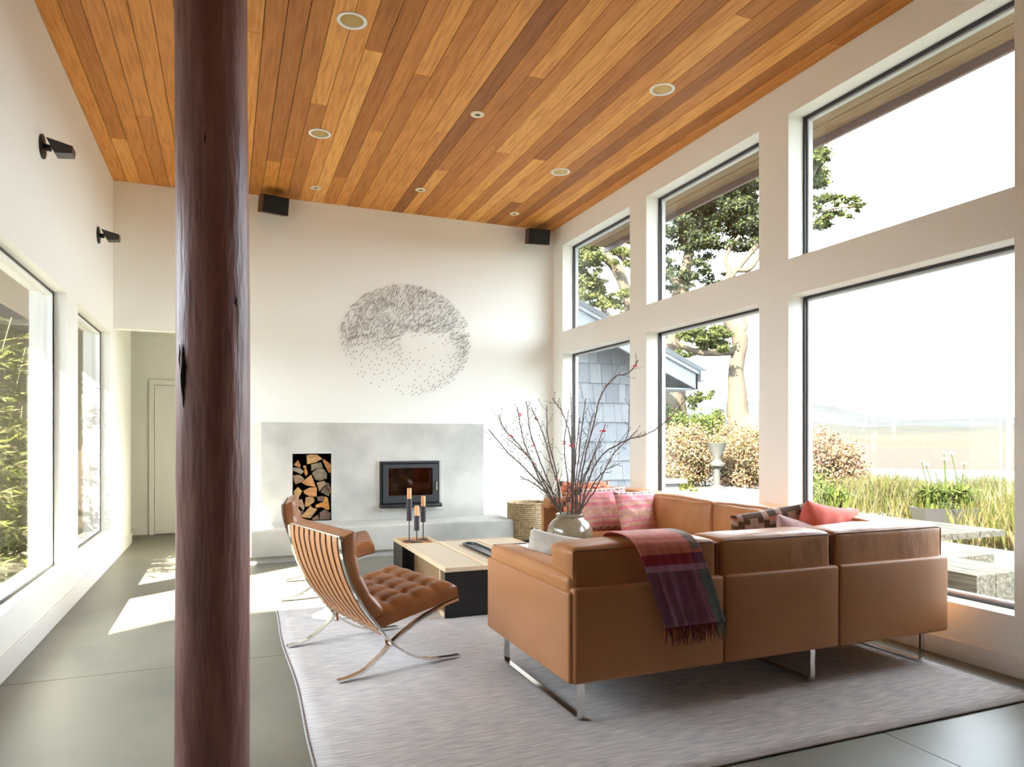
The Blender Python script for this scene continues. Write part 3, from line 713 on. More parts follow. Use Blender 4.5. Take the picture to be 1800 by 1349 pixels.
def make_chair():
    r = empty('lounge_chair')
    for y in (0, CW-.034):
        flat(MB(), bar_pts(BACK), y, y+.034, .012).build('back_bar', M_CHROME, r, smooth=35)
        flat(MB(), bar_pts(SEAT), y, y+.034, .012).build('seat_bar', M_CHROME, r, smooth=35)
    for (s, z, w, h) in ((.006, .695, .006, .017), (.668, .312, .017, .006), (.222, .222, .006, .017)):
        MB().box(s-w, s+w, .03, CW-.03, z-h, z+h).build('cross_bar', M_CHROME, r)
    bp = [q for q in bar_pts(BACK) if .185 < q[1] < .694]
    bp = [(q[0]-.007, q[1]) for q in bp]
    bp = [(bp[1][0]+.016, .69), (bp[1][0]+.01, .705), (bp[1][0], .706)]+bp[1:]
    n_ = 9; step = (CW-.068)/n_
    for k in range(n_):
        y = .034+step*(k+.5); st_ = flat(MB(), bp, y-.026, y+.026, .005).build('back_strap', M_STRAP, r, smooth=40)
    for k in range(8):
        y = .034+(CW-.068)/8*(k+.5); flat(MB(), [(.215, .218), (.36, .252), (.52, .288), (.668, .321)], y-.025, y+.025, .005).build('seat_strap', M_STRAP, r)
    mb, bt = tufted((.2, .226), (.684, .328), .098, CW-.03, 4, 5)
    mb.v = [(x, y+.015, z) for x, y, z in mb.v]
    sc_ = mb.build('seat_cushion', M_CHAIRL, r); weld(sc_)
    b_ = MB()
    for p, nrm in bt: b_.rbox(p+Vector((0, .015, 0)), (.010, .010, .006), .0055, n=1)
    b2 = b_.build('tufting_buttons', M_PIPE, sc_, smooth=60); b2['kind'] = 'stuff'
    mb, bt = tufted((.022, .712), (.185, .285), .09, CW-.03, 4, 5, sgn=1, curve=.056)
    mb.v = [(x, y+.015, z) for x, y, z in mb.v]
    bc = mb.build('back_cushion', M_CHAIRL, r); weld(bc)
    b_ = MB()
    for p, nrm in bt: b_.rbox(p+Vector((0, .015, 0)), (.006, .010, .010), .0055, n=1)
    b2 = b_.build('tufting_buttons', M_PIPE, bc, smooth=60); b2['kind'] = 'stuff'
    for y in (.06, CW-.06):
        MB().tube([(.235, y, .215), (.262, y-.01, .17), (.268, y-.012, .12)], [.008, .007, .006], 6).build('leather_tie', M_PIPE, r)
    return r
ch = make_chair(); ch.location = (.515, 3.487, RZ); ch.rotation_euler = (0, 0, radians(14.4))
tag(ch, 'nearer tufted cognac leather lounge chair with crossed chrome legs, slatted back to us', 'chair', 'pair of tufted leather lounge chairs')
c2_ = copy_tree(ch); c2_.location = (.37, 5.44, RZ-.003); c2_.rotation_euler = (0, 0, radians(-7))
tag(c2_, 'farther tufted cognac leather lounge chair, side on, beside the coffee table', 'chair', 'pair of tufted leather lounge chairs')

# ------------------------------------------------------------------ pedestal side table
pt = empty('side_table', (.655, 4.86, RZ), label='small round white pedestal side table behind the nearer lounge chair', cat='side table')
M_WHITE = mat('white lacquer', (.82, .82, .84), .2)
MB().lathe([(.001, 0), (.135, 0), (.135, .006), (.12, .012), (.07, .03), (.035, .06), (.022, .11), (.018, .2), (.022, .31), (.035, .36)], seg=36).build('pedestal', M_WHITE, pt, smooth=50)
MB().lathe([(.001, .36), (.12, .36), (.14, .372), (.135, .378), (.001, .378)], seg=36).build('tabletop', M_WHITE, pt, smooth=30)

# ------------------------------------------------------------------ coffee table
ct = empty('coffee_table', (1.8, 5.1, RZ), label='low modular coffee table with black sides and cream inset tops', cat='coffee table')
inv = Matrix.Translation(-ct.location)
def tp(mb, nm, m, **k): return part(mb, nm, m, ct, inv, **k)
M_MAPLE = mat('pale maple edge', (.85, .68, .46), .5, col2=(.78, .6, .4), nscale=10, stretch=(3, .5, 3))
M_CREAM = mat('cream linen inset', (.62, .53, .39), .7, bump=(300, .1, .002)); M_BLK = mat('matt black laminate', (.006, .006, .007), .45); M_RUST = mat('rust leather tray', (.5, .18, .055), .5)
M_TAN = mat('tan inner panel', (.34, .21, .11), .6)
TZ = .345; yn = 4.485
tp(MB().box(1.34, 2.62, yn, yn+.02, RZ, TZ-.03), 'end_panel', M_BLK, bevel=.002)
tp(MB().box(1.34, 1.64, 6.03, 6.05, RZ, TZ-.03).box(1.34, 1.36, 5.72, 6.05, RZ, TZ-.03).box(1.64, 2.62, 5.68, 5.7, RZ, TZ-.03), 'end_panel', M_BLK, bevel=.002)
tp(MB().box(1.44, 1.46, 4.62, 5.72, RZ+.02, TZ-.03), 'inner_panel', M_TAN)
tp(MB().box(1.34, 1.46, 4.60, 4.62, RZ, TZ-.03).box(1.34, 1.36, yn+.02, 4.60, RZ, RZ+.03), 'upright', M_MAPLE)
tp(MB().box(1.355, 2.6, yn+.03, 5.66, RZ+.01, RZ+.03), 'bottom_shelf', M_TAN)
mods = [(1.34, 1.64, yn, 6.05), (1.64, 1.98, yn, 5.7), (1.98, 2.30, yn, 5.7), (2.30, 2.62, yn, 5.25)]
for (a, b, c, e) in mods:
    w = .011
    tp(MB().box(a, b, c, c+w, TZ-.03, TZ).box(a, b, e-w, e, TZ-.03, TZ).box(a, a+w, c+w, e-w, TZ-.03, TZ).box(b-w, b, c+w, e-w, TZ-.03, TZ), 'rim', M_MAPLE, bevel=.0015)
tp(MB().box(1.351, 1.629, yn+.011, 5.66, TZ-.028, TZ-.006), 'inset_panel', M_CREAM)
tp(MB().box(1.351, 1.629, 5.66, 5.668, TZ-.03, TZ-.001), 'divider', M_MAPLE)
tag(tp(MB().box(1.351, 1.629, 5.668, 6.039, TZ-.03, TZ-.024), 'inset_tray', M_RUST), 'rust leather tray inset')
tp(MB().box(1.651, 1.969, yn+.011, 5.689, TZ-.028, TZ-.006), 'inset_panel', M_CREAM)
tp(MB().box(1.991, 2.289, 5.34, 5.689, TZ-.028, TZ-.006), 'inset_panel', M_CREAM)
tp(MB().box(1.991, 2.289, 5.33, 5.34, TZ-.03, TZ), 'divider', M_BLACK)
tag(tp(MB().box(1.991, 2.289, yn+.011, 5.33, TZ-.028, TZ-.006), 'inset_panel', mat('white glass inset', (.85, .85, .86), .15)), 'glossy white inset panel')
tp(MB().box(2.311, 2.609, yn+.011, 5.239, TZ-.028, TZ-.006), 'inset_panel', M_CREAM)
# narrow black tray
tr = MB(); L0, W0 = .45, .055
def oval(k, sc, z): 
    a_ = 2*pi*k/32; cx_ = W0*sc*cos(a_); cy_ = (L0-W0)*(1 if sin(a_) >= 0 else -1)+W0*sc*sin(a_); return (cx_, cy_, z)
rings = [(1, 0), (1.08, .018), (.98, .018), (.9, .006)]
vs_ = [oval(k, s_, z) for s_, z in rings for k in range(32)]
tr.add(vs_, [(i*32+k, i*32+(k+1) % 32, (i+1)*32+(k+1) % 32, (i+1)*32+k) for i in range(3) for k in range(32)]+[tuple(range(31, -1, -1)), tuple(96+k for k in range(32))])
tray = tr.build('narrow_tray', mat('blackened steel tray', (.04, .045, .055), .28, .6), smooth=40); tray.location = (1.825, 5.03, TZ-.005)
tag(tray, 'long narrow black steel tray on the coffee table', 'tray')
# candle holders and candles
M_IRON = mat('black iron', (.02, .018, .02), .5); M_CUP = mat('plum black cup', (.05, .038, .05), .5); M_WAX = mat('orange wax', (.85, .42, .19), .5)
zt = TZ-.024
for (x, y, zc0, zc1, zt1, lab, lab2) in ((1.45, 5.93, .50, .69, .782, 'tallest black iron candle stand in the rust tray', 'orange pillar candle in the tallest stand'),
                                  (1.592, 6.0, .475, .615, .705, 'middle height black iron candle stand at the back right', 'orange pillar candle in the middle height stand'),
                                  (1.493, 5.84, .425, .552, .637, 'shortest black iron candle stand nearest the camera', 'orange pillar candle in the shortest stand')):
    e_ = empty('candle_holder', (x, y, zt), label=lab, cat='candle holder', group='three black iron candle stands')
    MB().lathe([(.001, 0), (.05, 0), (.05, .004), (.001, .005)], seg=24).build('base', M_IRON, e_)
    MB().tube([(0, 0, .004), (0, 0, zc0-zt+.005)], .0045, 8).build('stem', M_IRON, e_, smooth=40)
    MB().lathe([(.001, zc0-zt), (.023, zc0-zt), (.023, zc1-zt), (.019, zc1-zt), (.019, zc1-zt-.03), (.001, zc1-zt-.03)], seg=24).build('cup', M_CUP, e_, smooth=30)
    cdl = MB().lathe([(.001, 0), (.0185, 0), (.0187, zt1-zc1+.025), (.017, zt1-zc1+.029), (.001, zt1-zc1+.027)], seg=24).build('candle', M_WAX, smooth=40)
    cdl.location = (x, y, zc1-.03)
    MB().tube([(0, 0, zt1-zc1+.025), (0, 0, zt1-zc1+.034)], .0012, 5).build('wick', M_BLACK, cdl)
    tag(cdl, lab2, 'candle', 'orange candles in the iron stands')

# ------------------------------------------------------------------ vase with branches
VX, VY, VZ = 2.455, 4.86, TZ-.006
prof = [(.001, 0), (.10, 0), (.115, .012), (.15, .06), (.172, .115), (.175, .155), (.163, .2), (.135, .235), (.108, .252), (.103, .262), (.111, .27), (.112, .286), (.103, .29), (.096, .28), (.095, .25), (.12, .22), (.15, .15), (.1, .03), (.001, .02)]
va = MB().lathe(prof, (0, 0, 0), 48).build('vase', mat('celadon glaze', (.27, .22, .145), .12, col2=(.19, .155, .1), nscale=7, coat=.6, bump=(12, .05, .01)), smooth=50, )
va.location = (VX, VY, VZ); tag(va, 'squat round celadon glazed stoneware vase holding tall branches', 'vase')
DV = VX*sin(TH)+VY*cos(TH)
M_TWIG = mat('grey brown twig', (.11, .075, .06), .8); M_PETAL = mat('pink petal', (.75, .1, .14), .6); M_BUD = mat('green bud', (.1, .13, .04), .7)
BR = [
 ([(859, 756), (893, 796), (922, 823), (967, 871)], -.25), ([(877, 729), (885, 753), (906, 775), (938, 817), (975, 885)], .1),
 ([(909, 716), (917, 759), (927, 793), (957, 860)], -.1), ([(933, 716), (954, 761), (967, 807), (983, 860)], .2),
 ([(961, 713), (963, 767), (978, 833)], .05), ([(971, 700), (989, 727), (1002, 769), (1007, 823)], -.2),
 ([(1003, 690), (1005, 769), (1005, 860)], .12), ([(1019, 735), (1013, 793), (1007, 860)], -.12),
 ([(1123, 633), (1106, 655), (1079, 664), (1055, 700), (1046, 737), (1034, 780), (1021, 847)], .1),
 ([(1215, 691), (1181, 732), (1143, 761), (1101, 775), (1058, 801), (1034, 847)], -.05),
 ([(1106, 703), (1102, 769), (1077, 801), (1047, 860)], .15), ([(1042, 727), (1028, 790), (1015, 850)], .25),
 ([(890, 770), (925, 800), (960, 850), (985, 885)], .22), ([(1090, 815), (1060, 830), (1035, 865)], -.2),
 ([(925, 705), (935, 770), (965, 850)], -.28), ([(1000, 720), (992, 780), (998, 850)], .28), ([(1030, 700), (1022, 760), (1012, 850)], -.3), ([(915, 838), (945, 855), (980, 888)], -.15), ([(1060, 770), (1035, 820), (1015, 870)], .3), ([(1065, 745), (1040, 810), (1022, 860)], -.22),
]
LB = ['bare branch reaching lowest and farthest left out of the vase', 'second leftmost branch, curving up with a hooked bare tip', 'third branch from the left, its tip level with the clerestory band base', 'straight budding branch left of centre against the white wall', 'thin upright branch rising left of the room corner', 'branch with leafy tip right at the room corner edge', 'tall vertical branch against the dark gasket of the first window', 'short upright branch just right of the first window edge', 'tall bare branch curving up to the upper right past the first pier', 'longest branch, sweeping far right across the second window', 'bare branch rising to the right with a forked tip', 'inner branch leaning right in front of the grey shingles', 'low curved branch inside the left fan of branches', 'low short branch leaning right above the pink cushions', 'thin branch behind the left of centre stems', 'branch leaning right, ending in the middle of the shingled wall', 'fine outer left branch with a high straight tip', 'slender branch near the centre, behind the tallest stems', 'slim branch at centre right with a high tip', 'shortest side branch, drooping left just above the vase', 'short stout branch low on the right of the vase mouth']
rb = random.Random(11)
def petals(mb, p, s=.009):
    for k in range(6):
        a = rb.uniform(0, 6.28); e_ = rb.uniform(-.6, 1.2); d1 = Vector((cos(a)*cos(e_), sin(a)*cos(e_), sin(e_))); d2 = d1.orthogonal().normalized()
        mb.add([p, p+d1*s*.6+d2*s*.5, p+d1*s*1.3, p+d1*s*.6-d2*s*.5], [(0, 1, 2, 3)])
for bi, (px, dd) in enumerate(BR):
    n_ = len(px); P = []
    mouth = Vector((VX, VY, VZ+.285))
    for k, (u, v) in enumerate(px):
        t = 1-k/(n_-1); P.append(at(u, v, DV+dd*t))
    a0 = P[-1]; off = Vector((a0.x-VX, a0.y-VY, 0)); off = off*min(1, .075/max(off.length, .01)); 
    P = P+[mouth+off*.9, mouth+Vector((0, 0, -.2))-off*.6]
    P = catmull(P[::-1], 6); m_ = len(P)
    P = [p+Vector([rb.uniform(-.003, .003) for _ in range(3)]) for p in P]
    mb = MB(); mb.tube(P, [.0062*(1-.7*i/m_)+.001 for i in range(m_)], 6)
    bm_ = MB(); gm = MB()
    for k in range(10, m_-1, 1):
        if rb.random() < .95:
            p = P[k]; d_ = (P[k+1]-P[k-1]).normalized(); sd = d_.cross(Vector([rb.uniform(-1, 1) for _ in range(3)])).normalized()
            L_ = rb.uniform(.04, .17)*(1.2-k/m_*.6); q = p+(d_*.7+sd*.7)*L_*.5; r_ = q+(d_*.8+sd*.5+Vector((0, 0, .15)))*L_*.55
            mb.tube([p, q, r_], [.0019, .0014, .0008], 4)
            if rb.random() < .5:
                s2 = d_.cross(sd); mb.tube([q, q+(sd*.2+s2*.8+d_*.4)*L_*.4], [.0012, .0007], 4)
            for tt in (q, r_):
                if rb.random() < .5: gm.rbox(tt, (.0035, .0035, .005), .003, n=1)
        if rb.random() < .35: gm.rbox(P[k]+Vector([rb.uniform(-.004, .004) for _ in range(3)]), (.004, .004, .005), .0035, n=1)
        if rb.random() < .055:
            [petals(bm_, P[k]+Vector((rb.uniform(-.014, .014), rb.uniform(-.014, .014), rb.uniform(-.01, .014))), rb.uniform(.011, .018)) for _ in range(2)]
    br = mb.build('flowering_branch', M_TWIG, smooth=50)
    lab = LB[bi]
    tag(br, lab, 'branch', 'branches in the celadon vase')
    if gm.v: tag(gm.build('buds', M_BUD, br), kind='stuff')
    if bm_.v: tag(bm_.build('blossoms', M_PETAL, br, fix=False), kind='stuff')

# ------------------------------------------------------------------ basket
bk = empty('woven_basket', (3.13, 7.25, 0), label='tall round woven seagrass basket on the floor beside the hearth', cat='basket')
mb = MB(); seg = 60; prof = []
for k in range(46):
    z = .485*k/45; r = .195+.035*min(1, z/.35)+.0035*(1 if k % 2 else -1); prof.append((r, z))
prof += [(.232, .495), (.222, .497), (.215, .48)]+[(.215-.03*i/5, .48-.45*i/5) for i in range(1, 6)]+[(.001, .03)]
n0 = len(mb.v); mb.lathe([(.001, 0)]+prof, seg=seg)
mb.v = [(x*(1+.008*sin(atan2(y, x)*30+z*130)), y*(1+.008*sin(atan2(y, x)*30+z*130)), z) for x, y, z in mb.v]
mb.build('basket_body', mat('seagrass', (.3, .21, .11), .85, col2=(.46, .35, .2), nscale=45, stretch=(1, 1, .8), nlo=.45, nhi=.6, bump=(90, .5, .006)), bk, smooth=60)
MB().tube([(.23*cos(2*pi*k/40), .23*sin(2*pi*k/40), .492+.004*sin(k*2)) for k in range(41)], .008, 6).build('rim_braid', mat('seagrass rim', (.45, .33, .2), .85), bk, smooth=60)

# ================================================================== outdoors, right side
M_PATIO = mat('pale patio stone', (0.0886, 0.0836, 0.0726), .8, spec=.02, col2=(.21, .2, .175), nscale=3)
M_MEADOW = mat('dry garden soil', (0.0644, 0.0545, 0.0275), .95, spec=.02, col2=(.13, .14, .05), nscale=1.2)
tag(MB().box(3.89, 8.6, -5, 9, -.3, -.12).box(3.89, 13, 9, 17.5, -.3, -.12).build('patio', M_PATIO), 'pale stone patio outside the right hand windows', 'patio')
tag(MB().grid(lambda s, t: ((lambda r, a: (r*sin(a), r*cos(a), -.17 if r < 19 else -.17-2.9*min(1, (r-19)/9)))(3.95+s*40, radians(-40+t*230))) if True else 0, 40, 60).build('garden_ground', M_MEADOW), 'dry yellow green garden ground beyond the patio', 'ground')
tag(MB().grid(lambda s, t: (lambda r, a: (r*sin(a), r*cos(a), -2.62))(22+s*100, radians(5+t*110)), 4, 60).build('bay_water', mat('calm bay water', (0.0230, 0.0269, 0.0307), .5, spec=.03, bump=(1.5, .03, .05))), 'calm pale bay water behind the garden', 'water')
tag(MB().grid(lambda s, t: (lambda r, a: (r*sin(a), r*cos(a), -2.8+.3*min(1, max(0, (r-104)/5))))(20+s**3*4000, radians(-60+t*220)), 60, 60).build('tidal_flat', mat('tan tidal flat', (0.0398, 0.0318, 0.0248), .9, spec=.02, col2=(.036, .03, .024), nscale=.01)), 'wide tan tidal flat on the far side of the water', 'land')
def ridge(name, pts, D, col, lab, seed):
    mb = MB(); n_ = 160; u0, u1 = pts[0][0], pts[-1][0]
    def f(s, t):
        u = u0+(u1-u0)*t; v = np.interp(u, [p[0] for p in pts], [p[1] for p in pts]); v = v+1.6*noise.noise(Vector((u*.05, seed, 0)))
        top = at(u, v, D); k = [0, .35, .7, 1, .6, 0][int(round(s*5))]; dd = [.7, .8, .92, 1, 1.1, 1.3][int(round(s*5))]
        q = at(u, 773, D*dd); q.z = -2.6+(top.z+2.6)*k+ (0 if k in (0, 1) else 3*noise.noise(Vector((u*.03, s*4, seed)))); return q
    mb.grid(f, 5, n_); tag(mb.build(name, mat(name, col, .95, spec=0, col2=tuple(q*.86 for q in col), nscale=.02), smooth=60), lab, 'hill')
ridge('hill_ridge', [(600, 735), (1000, 725), (1225, 716), (1300, 705), (1420, 708), (1470, 716), (1540, 734), (1600, 738), (1700, 736), (1783, 733), (2300, 725), (2700, 740)], 900, (.043, .045, .047), 'hazy blue grey hill ridge on the horizon', 1)  # distance haze is put into this even grey colour
ridge('shore_hills', [(600, 760), (1200, 758), (1420, 742), (1520, 752), (1600, 748), (1700, 752), (1783, 745), (2300, 750), (2700, 760)], 640, (.041, .041, .037), 'low wooded shore hills in front of the hazy ridge', 5)
ridge('shore_meadow', [(600, 768), (1420, 762), (1540, 764), (1783, 758), (2700, 765)], 420, (.052, .046, .038), 'low tan shore meadow above the tidal flat', 9)

def leaves(mb, centers, n, size, seed=0, aspect=.5, mats=1, flat_=1.0, shell=.5):
    rg = np.random.default_rng(seed); C = np.array([(c[0], c[1], c[2]) for c, r in centers]); Rr = np.array([r if hasattr(r, '__len__') else (r, r, r) for c, r in centers], float)
    wts = Rr.prod(1)**(2/3); idx = rg.choice(len(C), n, p=wts/wts.sum())
    d = rg.normal(size=(n, 3)); d /= np.linalg.norm(d, axis=1)[:, None]; rad = rg.random(n)**(1/3)*(1-shell)+shell*rg.random(n)**.2
    p = C[idx]+(d*rad[:, None] if shell > .45 and False else rg.normal(size=(n, 3))*.55)*Rr[idx]
    a = rg.normal(size=(n, 3)); a /= np.linalg.norm(a, axis=1)[:, None]; b = np.cross(a, rg.normal(size=(n, 3))); b /= np.linalg.norm(b, axis=1)[:, None]
    s = size*(.6+.8*rg.random(n))[:, None]
    q = np.stack([p-a*s, p+b*s*aspect, p+a*s, p-b*s*aspect], 1).reshape(-1, 3)
    o = len(mb.v); mb.v += [tuple(t) for t in q.tolist()]; mb.f += [(o+4*i, o+4*i+1, o+4*i+2, o+4*i+3) for i in range(n)]
    mb.m += rg.integers(0, mats, n).tolist()
def leafmat(nm, c): return mat(nm, c, .8, spec=.03)
M_CY = [leafmat('cypress dark', (0.0211, 0.0279, 0.0143)), leafmat('cypress olive', (0.0446, 0.0533, 0.0198)), leafmat('cypress grey', (0.0279, 0.0335, 0.0254))]
M_CYL = [leafmat('cypress light', (0.0762, 0.0866, 0.0250)), leafmat('cypress mid', (0.0341, 0.0409, 0.0136)), leafmat('cypress yellow', (0.1061, 0.1061, 0.0410))]
M_TRUNK = mat('pale bark', (0.0681, 0.0573, 0.0444), .9, spec=.02, col2=(.07, .055, .042), nscale=3, stretch=(1, 1, .4), bump=(6, .6, .05))
PXM = lambda D: D/F
def tree(name, D, limbs, fol, nleaf, size, mats, lab, seed):
    r = empty(name, at(limbs[0][0][0], limbs[0][0][1], D), label=lab, cat='tree', group='cypress trees outside')
    invt = Matrix.Translation(-r.location); mb = MB()
    for L_ in limbs:
        P = [at(u, v, D+(q[0] if q else 0)) for u, v, w, *q in L_]; rr = [w*PXM(D) for u, v, w, *q in L_]
        Pc = catmull(P, 4); rc = np.interp(np.linspace(0, len(rr)-1, len(Pc)), range(len(rr)), rr)
        mb.tube(Pc, [x*(1+.12*noise.noise(p*2)) for x, p in zip(rc, Pc)], 12)
    o = mb.build('trunk', M_TRUNK, r, smooth=60); o.matrix_parent_inverse = invt
    mb = MB(); cs = []
    rg = random.Random(seed)
    for (u0, u1, v0, v1, k, rad) in fol:
        for _ in range(k*3):
            cs.append((at(rg.uniform(u0, u1), rg.uniform(v0, v1), D+rg.uniform(-1.2, 1.8)), [rad*PXM(D)*rg.uniform(.25, .9)*q for q in (1.3, 1.3, .6)]))
    leaves(mb, cs, nleaf, size, seed, .45, len(mats))
    o = mb.build('foliage', mats, r, fix=False); o.matrix_parent_inverse = invt; o['kind'] = 'stuff'
tree('cypress_tree', 26, [[(1190, 790, 30), (1182, 735, 27), (1176, 640, 24), (1180, 585, 17), (1196, 515, 14), (1208, 460, 9), (1214, 425, 7), (1228, 408, 6), (1232, 372, 5), (1228, 340, 3)],
                          [(1190, 500, 8), (1172, 480, 6), (1150, 472, 4)], [(1214, 425, 6), (1200, 418, 4), (1192, 408, 2)], [(1228, 405, 4), (1280, 380, 2.4), (1325, 358, 1.6)]],
     [(1165, 1250, 330, 430, 16, 22), (1230, 1334, 270, 400, 34, 20), (1170, 1330, 400, 440, 12, 14), (1160, 1250, 440, 515, 10, 15), (1250, 1320, 480, 520, 6, 10), (1290, 1350, 380, 430, 8, 15), (1165, 1280, 240, 330, 10, 20)],
     60000, .07, M_CY, 'big pale trunked cypress seen through the second upper window', 3)
tree('cypress_tree', 25, [[(1322, 800, 40), (1318, 765, 34), (1298, 735, 20), (1296, 690, 15), (1294, 650, 13), (1301, 600, 13), (1290, 578, 11), (1274, 555, 8), (1270, 520, 7), (1282, 480, 5), (1276, 450, 4), (1300, 415, 3)],
                          [(1292, 617, 8), (1250, 621, 6), (1225, 619, 6), (1205, 612, 5), (1190, 600, 3)], [(1300, 588, 7), (1310, 570, 5), (1300, 540, 3)], [(1290, 475, 5), (1318, 472, 5), (1340, 440, 4)], [(1296, 740, 12), (1345, 770, 10)], [(1274, 500, 5), (1340, 420, 4.5), (1400, 350, 4), (1428, 310, 3), (1442, 275, 1.5)], [(1340, 420, 4), (1410, 385, 3), (1460, 368, 2), (1508, 362, 1)]],
     [(1195, 1270, 572, 600, 8, 13), (1190, 1225, 600, 625, 3, 9), (1225, 1275, 590, 615, 8, 11), (1215, 1255, 685, 705, 4, 9), (1205, 1225, 705, 718, 2, 6), (1160, 1175, 700, 730, 3, 10), (1420, 1450, 260, 330, 9, 14), (1420, 1455, 340, 400, 8, 11), (1450, 1515, 345, 385, 9, 8)],
     30000, .06, M_CY[:2]+M_CYL[:2], 'cypress with a bare gnarled pale trunk in the second lower window', 8)
tree('cypress_tree', 21, [[(1150, 845, 18), (1140, 740, 15), (1124, 640, 12), (1107, 545, 9), (1096, 500, 10), (1082, 470, 10), (1066, 452, 9), (1054, 440, 7), (1046, 420, 5)], [(1075, 640, 7), (1065, 560, 5), (1052, 525, 4), (1042, 500, 3)],
                          [(1112, 470, 5, 1), (1090, 450, 5, 1), (1070, 430, 5, 1)], [(1112, 445, 4, 2), (1095, 432, 4, 2)], [(1055, 462, 3), (1030, 462, 2), (1010, 470, 1)]],
     [(1012, 1055, 425, 470, 9, 14), (1008, 1055, 475, 530, 12, 14), (1070, 1110, 420, 470, 8, 10), (1050, 1100, 510, 560, 6, 11), (1040, 1070, 530, 560, 4, 10)],
     30000, .045, M_CYL+M_CY[:1], 'leaning cypress seen through the farthest upper window', 12)
def bush(name, D, ranges, n, size, mats, lab, seed, cat='bush', asp=.4, group=None):
    mb = MB(); cs = []; rg = random.Random(seed)
    for (u0, u1, v0, v1, k, rad) in ranges:
        for _ in range(k):
            rr = rad*PXM(D)*rg.uniform(.7, 1.25); cs.append((at(rg.uniform(u0, u1), rg.uniform(v0, v1), D+rg.uniform(-.6, .9)), (rr, rr, rr)))
    leaves(mb, cs, n, size, seed, asp, len(mats), shell=.3)
    base = at((ranges[0][0]+ranges[0][1])/2, 773, D); r = empty(name, (base.x, base.y, -.17), label=lab, cat=cat, group=group)
    o = mb.build('foliage', mats, r, fix=False); o.matrix_parent_inverse = Matrix.Translation(-r.location); o['kind'] = 'stuff'
    st_ = MB()
    for c, rr in cs[::max(1, len(cs)//8)]:
        st_.tube([(base.x+rg.uniform(-.2, .2), base.y+rg.uniform(-.2, .2), -.17), (c[0], c[1], c[2])], [.03, .008], 5)
    o = st_.build('stems', mat('bush stem', (.25, .17, .11), .9), r); o.matrix_parent_inverse = Matrix.Translation(-r.location)
PB = [leafmat('pink heath', (0.1471, 0.0948, 0.0714)), leafmat('straw heath', (0.1424, 0.1072, 0.0574)), leafmat('rust heath', (0.1192, 0.0671, 0.0426)), leafmat('olive heath', (0.0991, 0.0905, 0.0331))]
GB = [leafmat('bright green', (0.0501, 0.0640, 0.0138)), leafmat('mid green', (0.0282, 0.0420, 0.0097)), leafmat('lime', (0.0701, 0.0768, 0.0250))]
bush('garden_bush', 19.5, [(1165, 1250, 775, 845, 22, 20), (1180, 1235, 760, 790, 8, 14)], 16000, .045, PB, 'pink and straw coloured heather bush left of the stone urn', 21)
bush('garden_bush', 20, [(1268, 1345, 765, 845, 24, 20), (1300, 1345, 745, 790, 8, 14)], 16000, .045, PB, 'pink and straw coloured heather bush right of the stone urn', 22)
bush('garden_bush', 23, [(1168, 1270, 740, 768, 14, 14), (1225, 1262, 728, 750, 6, 11)], 12000, .05, GB, 'bright green shrub behind the heather bushes', 23)
bush('garden_bush', 15, [(1425, 1500, 790, 860, 22, 20), (1425, 1470, 768, 800, 8, 14), (1490, 1525, 820, 870, 8, 12)], 20000, .035, PB[:3], 'rounded pinkish brown bush behind the pale planter', 24)
bush('garden_bush', 14, [(1425, 1450, 830, 870, 6, 14)], 2500, .05, GB, 'small bright green plant beside the pier above the pale planter', 25)
bush('garden_bush', 18.4, [(1190, 1225, 850, 872, 5, 10)], 1500, .05, GB, 'low leafy plant in front of the grey outdoor bench', 26)
# stone urn
un = MB().lathe([(.001, 0), (.22, 0), (.22, .08), (.09, .14), (.08, .6), (.2, .66), (.2, .72), (.11, .8), (.1, .88), (.22, 1.15), (.27, 1.28), (.23, 1.27), (.001, 1.05)], seg=28).build('stone_urn', mat('pale stone', (0.0349, 0.0337, 0.0313), .8), smooth=40)
pu = at(1260, 773, 19); un.location = (pu.x, pu.y, -.17); tag(un, 'pale stone pedestal urn standing between the heather bushes', 'urn')
# grey outdoor bench
pb = at(1180, 773, 17); gb = empty('outdoor_bench', (pb.x, pb.y, -.12), label='weathered grey slab bench on the patio under the neighbouring eave', cat='bench')
M_GREYW = mat('grey weathered wood', (0.0644, 0.0660, 0.0677), .8)
MB().box(-.9, .35, -.25, .25, .0, .0).build('x', M_GREYW).data; bpy.data.objects.remove(bpy.data.objects['x'])
MB().box(-.9, .3, -.25, .25, .26, .36).build('bench_top', M_GREYW, gb, bevel=.01); MB().box(-.7, .1, -.18, .18, 0, .26).build('bench_base', M_GREYW, gb)

# grasses
def grass(name, spots, n, h, mats, lab, seed, w=.012):
    rg = np.random.default_rng(seed); mb = MB(); k = 0; V = []; Fs = []; Ms = []
    for i in range(n):
        (x0, x1, y0, y1) = spots[rg.integers(len(spots))]; x = rg.uniform(x0, x1); y = rg.uniform(y0, y1); hh = h*rg.uniform(.45, 1.1)*(1+.5*noise.noise(Vector((x, y, seed))))
        lx, ly = rg.normal(0, .25, 2)*hh; a = rg.uniform(0, 6.28); dx, dy = cos(a)*w, sin(a)*w; z0 = -.18
        V += [(x-dx, y-dy, z0), (x+dx, y+dy, z0), (x+lx*.4+dx*.7, y+ly*.4+dy*.7, z0+hh*.6), (x+lx*.4-dx*.7, y+ly*.4-dy*.7, z0+hh*.6), (x+lx, y+ly, z0+hh)]
        o = 5*i; Fs += [(o, o+1, o+2, o+3), (o+3, o+2, o+4)]; m = int(rg.integers(len(mats))); Ms += [m, m]
    mb.v = V; mb.f = Fs; mb.m = Ms; return tag(mb.build(name, mats, fix=False), lab, 'grass', kind='stuff')
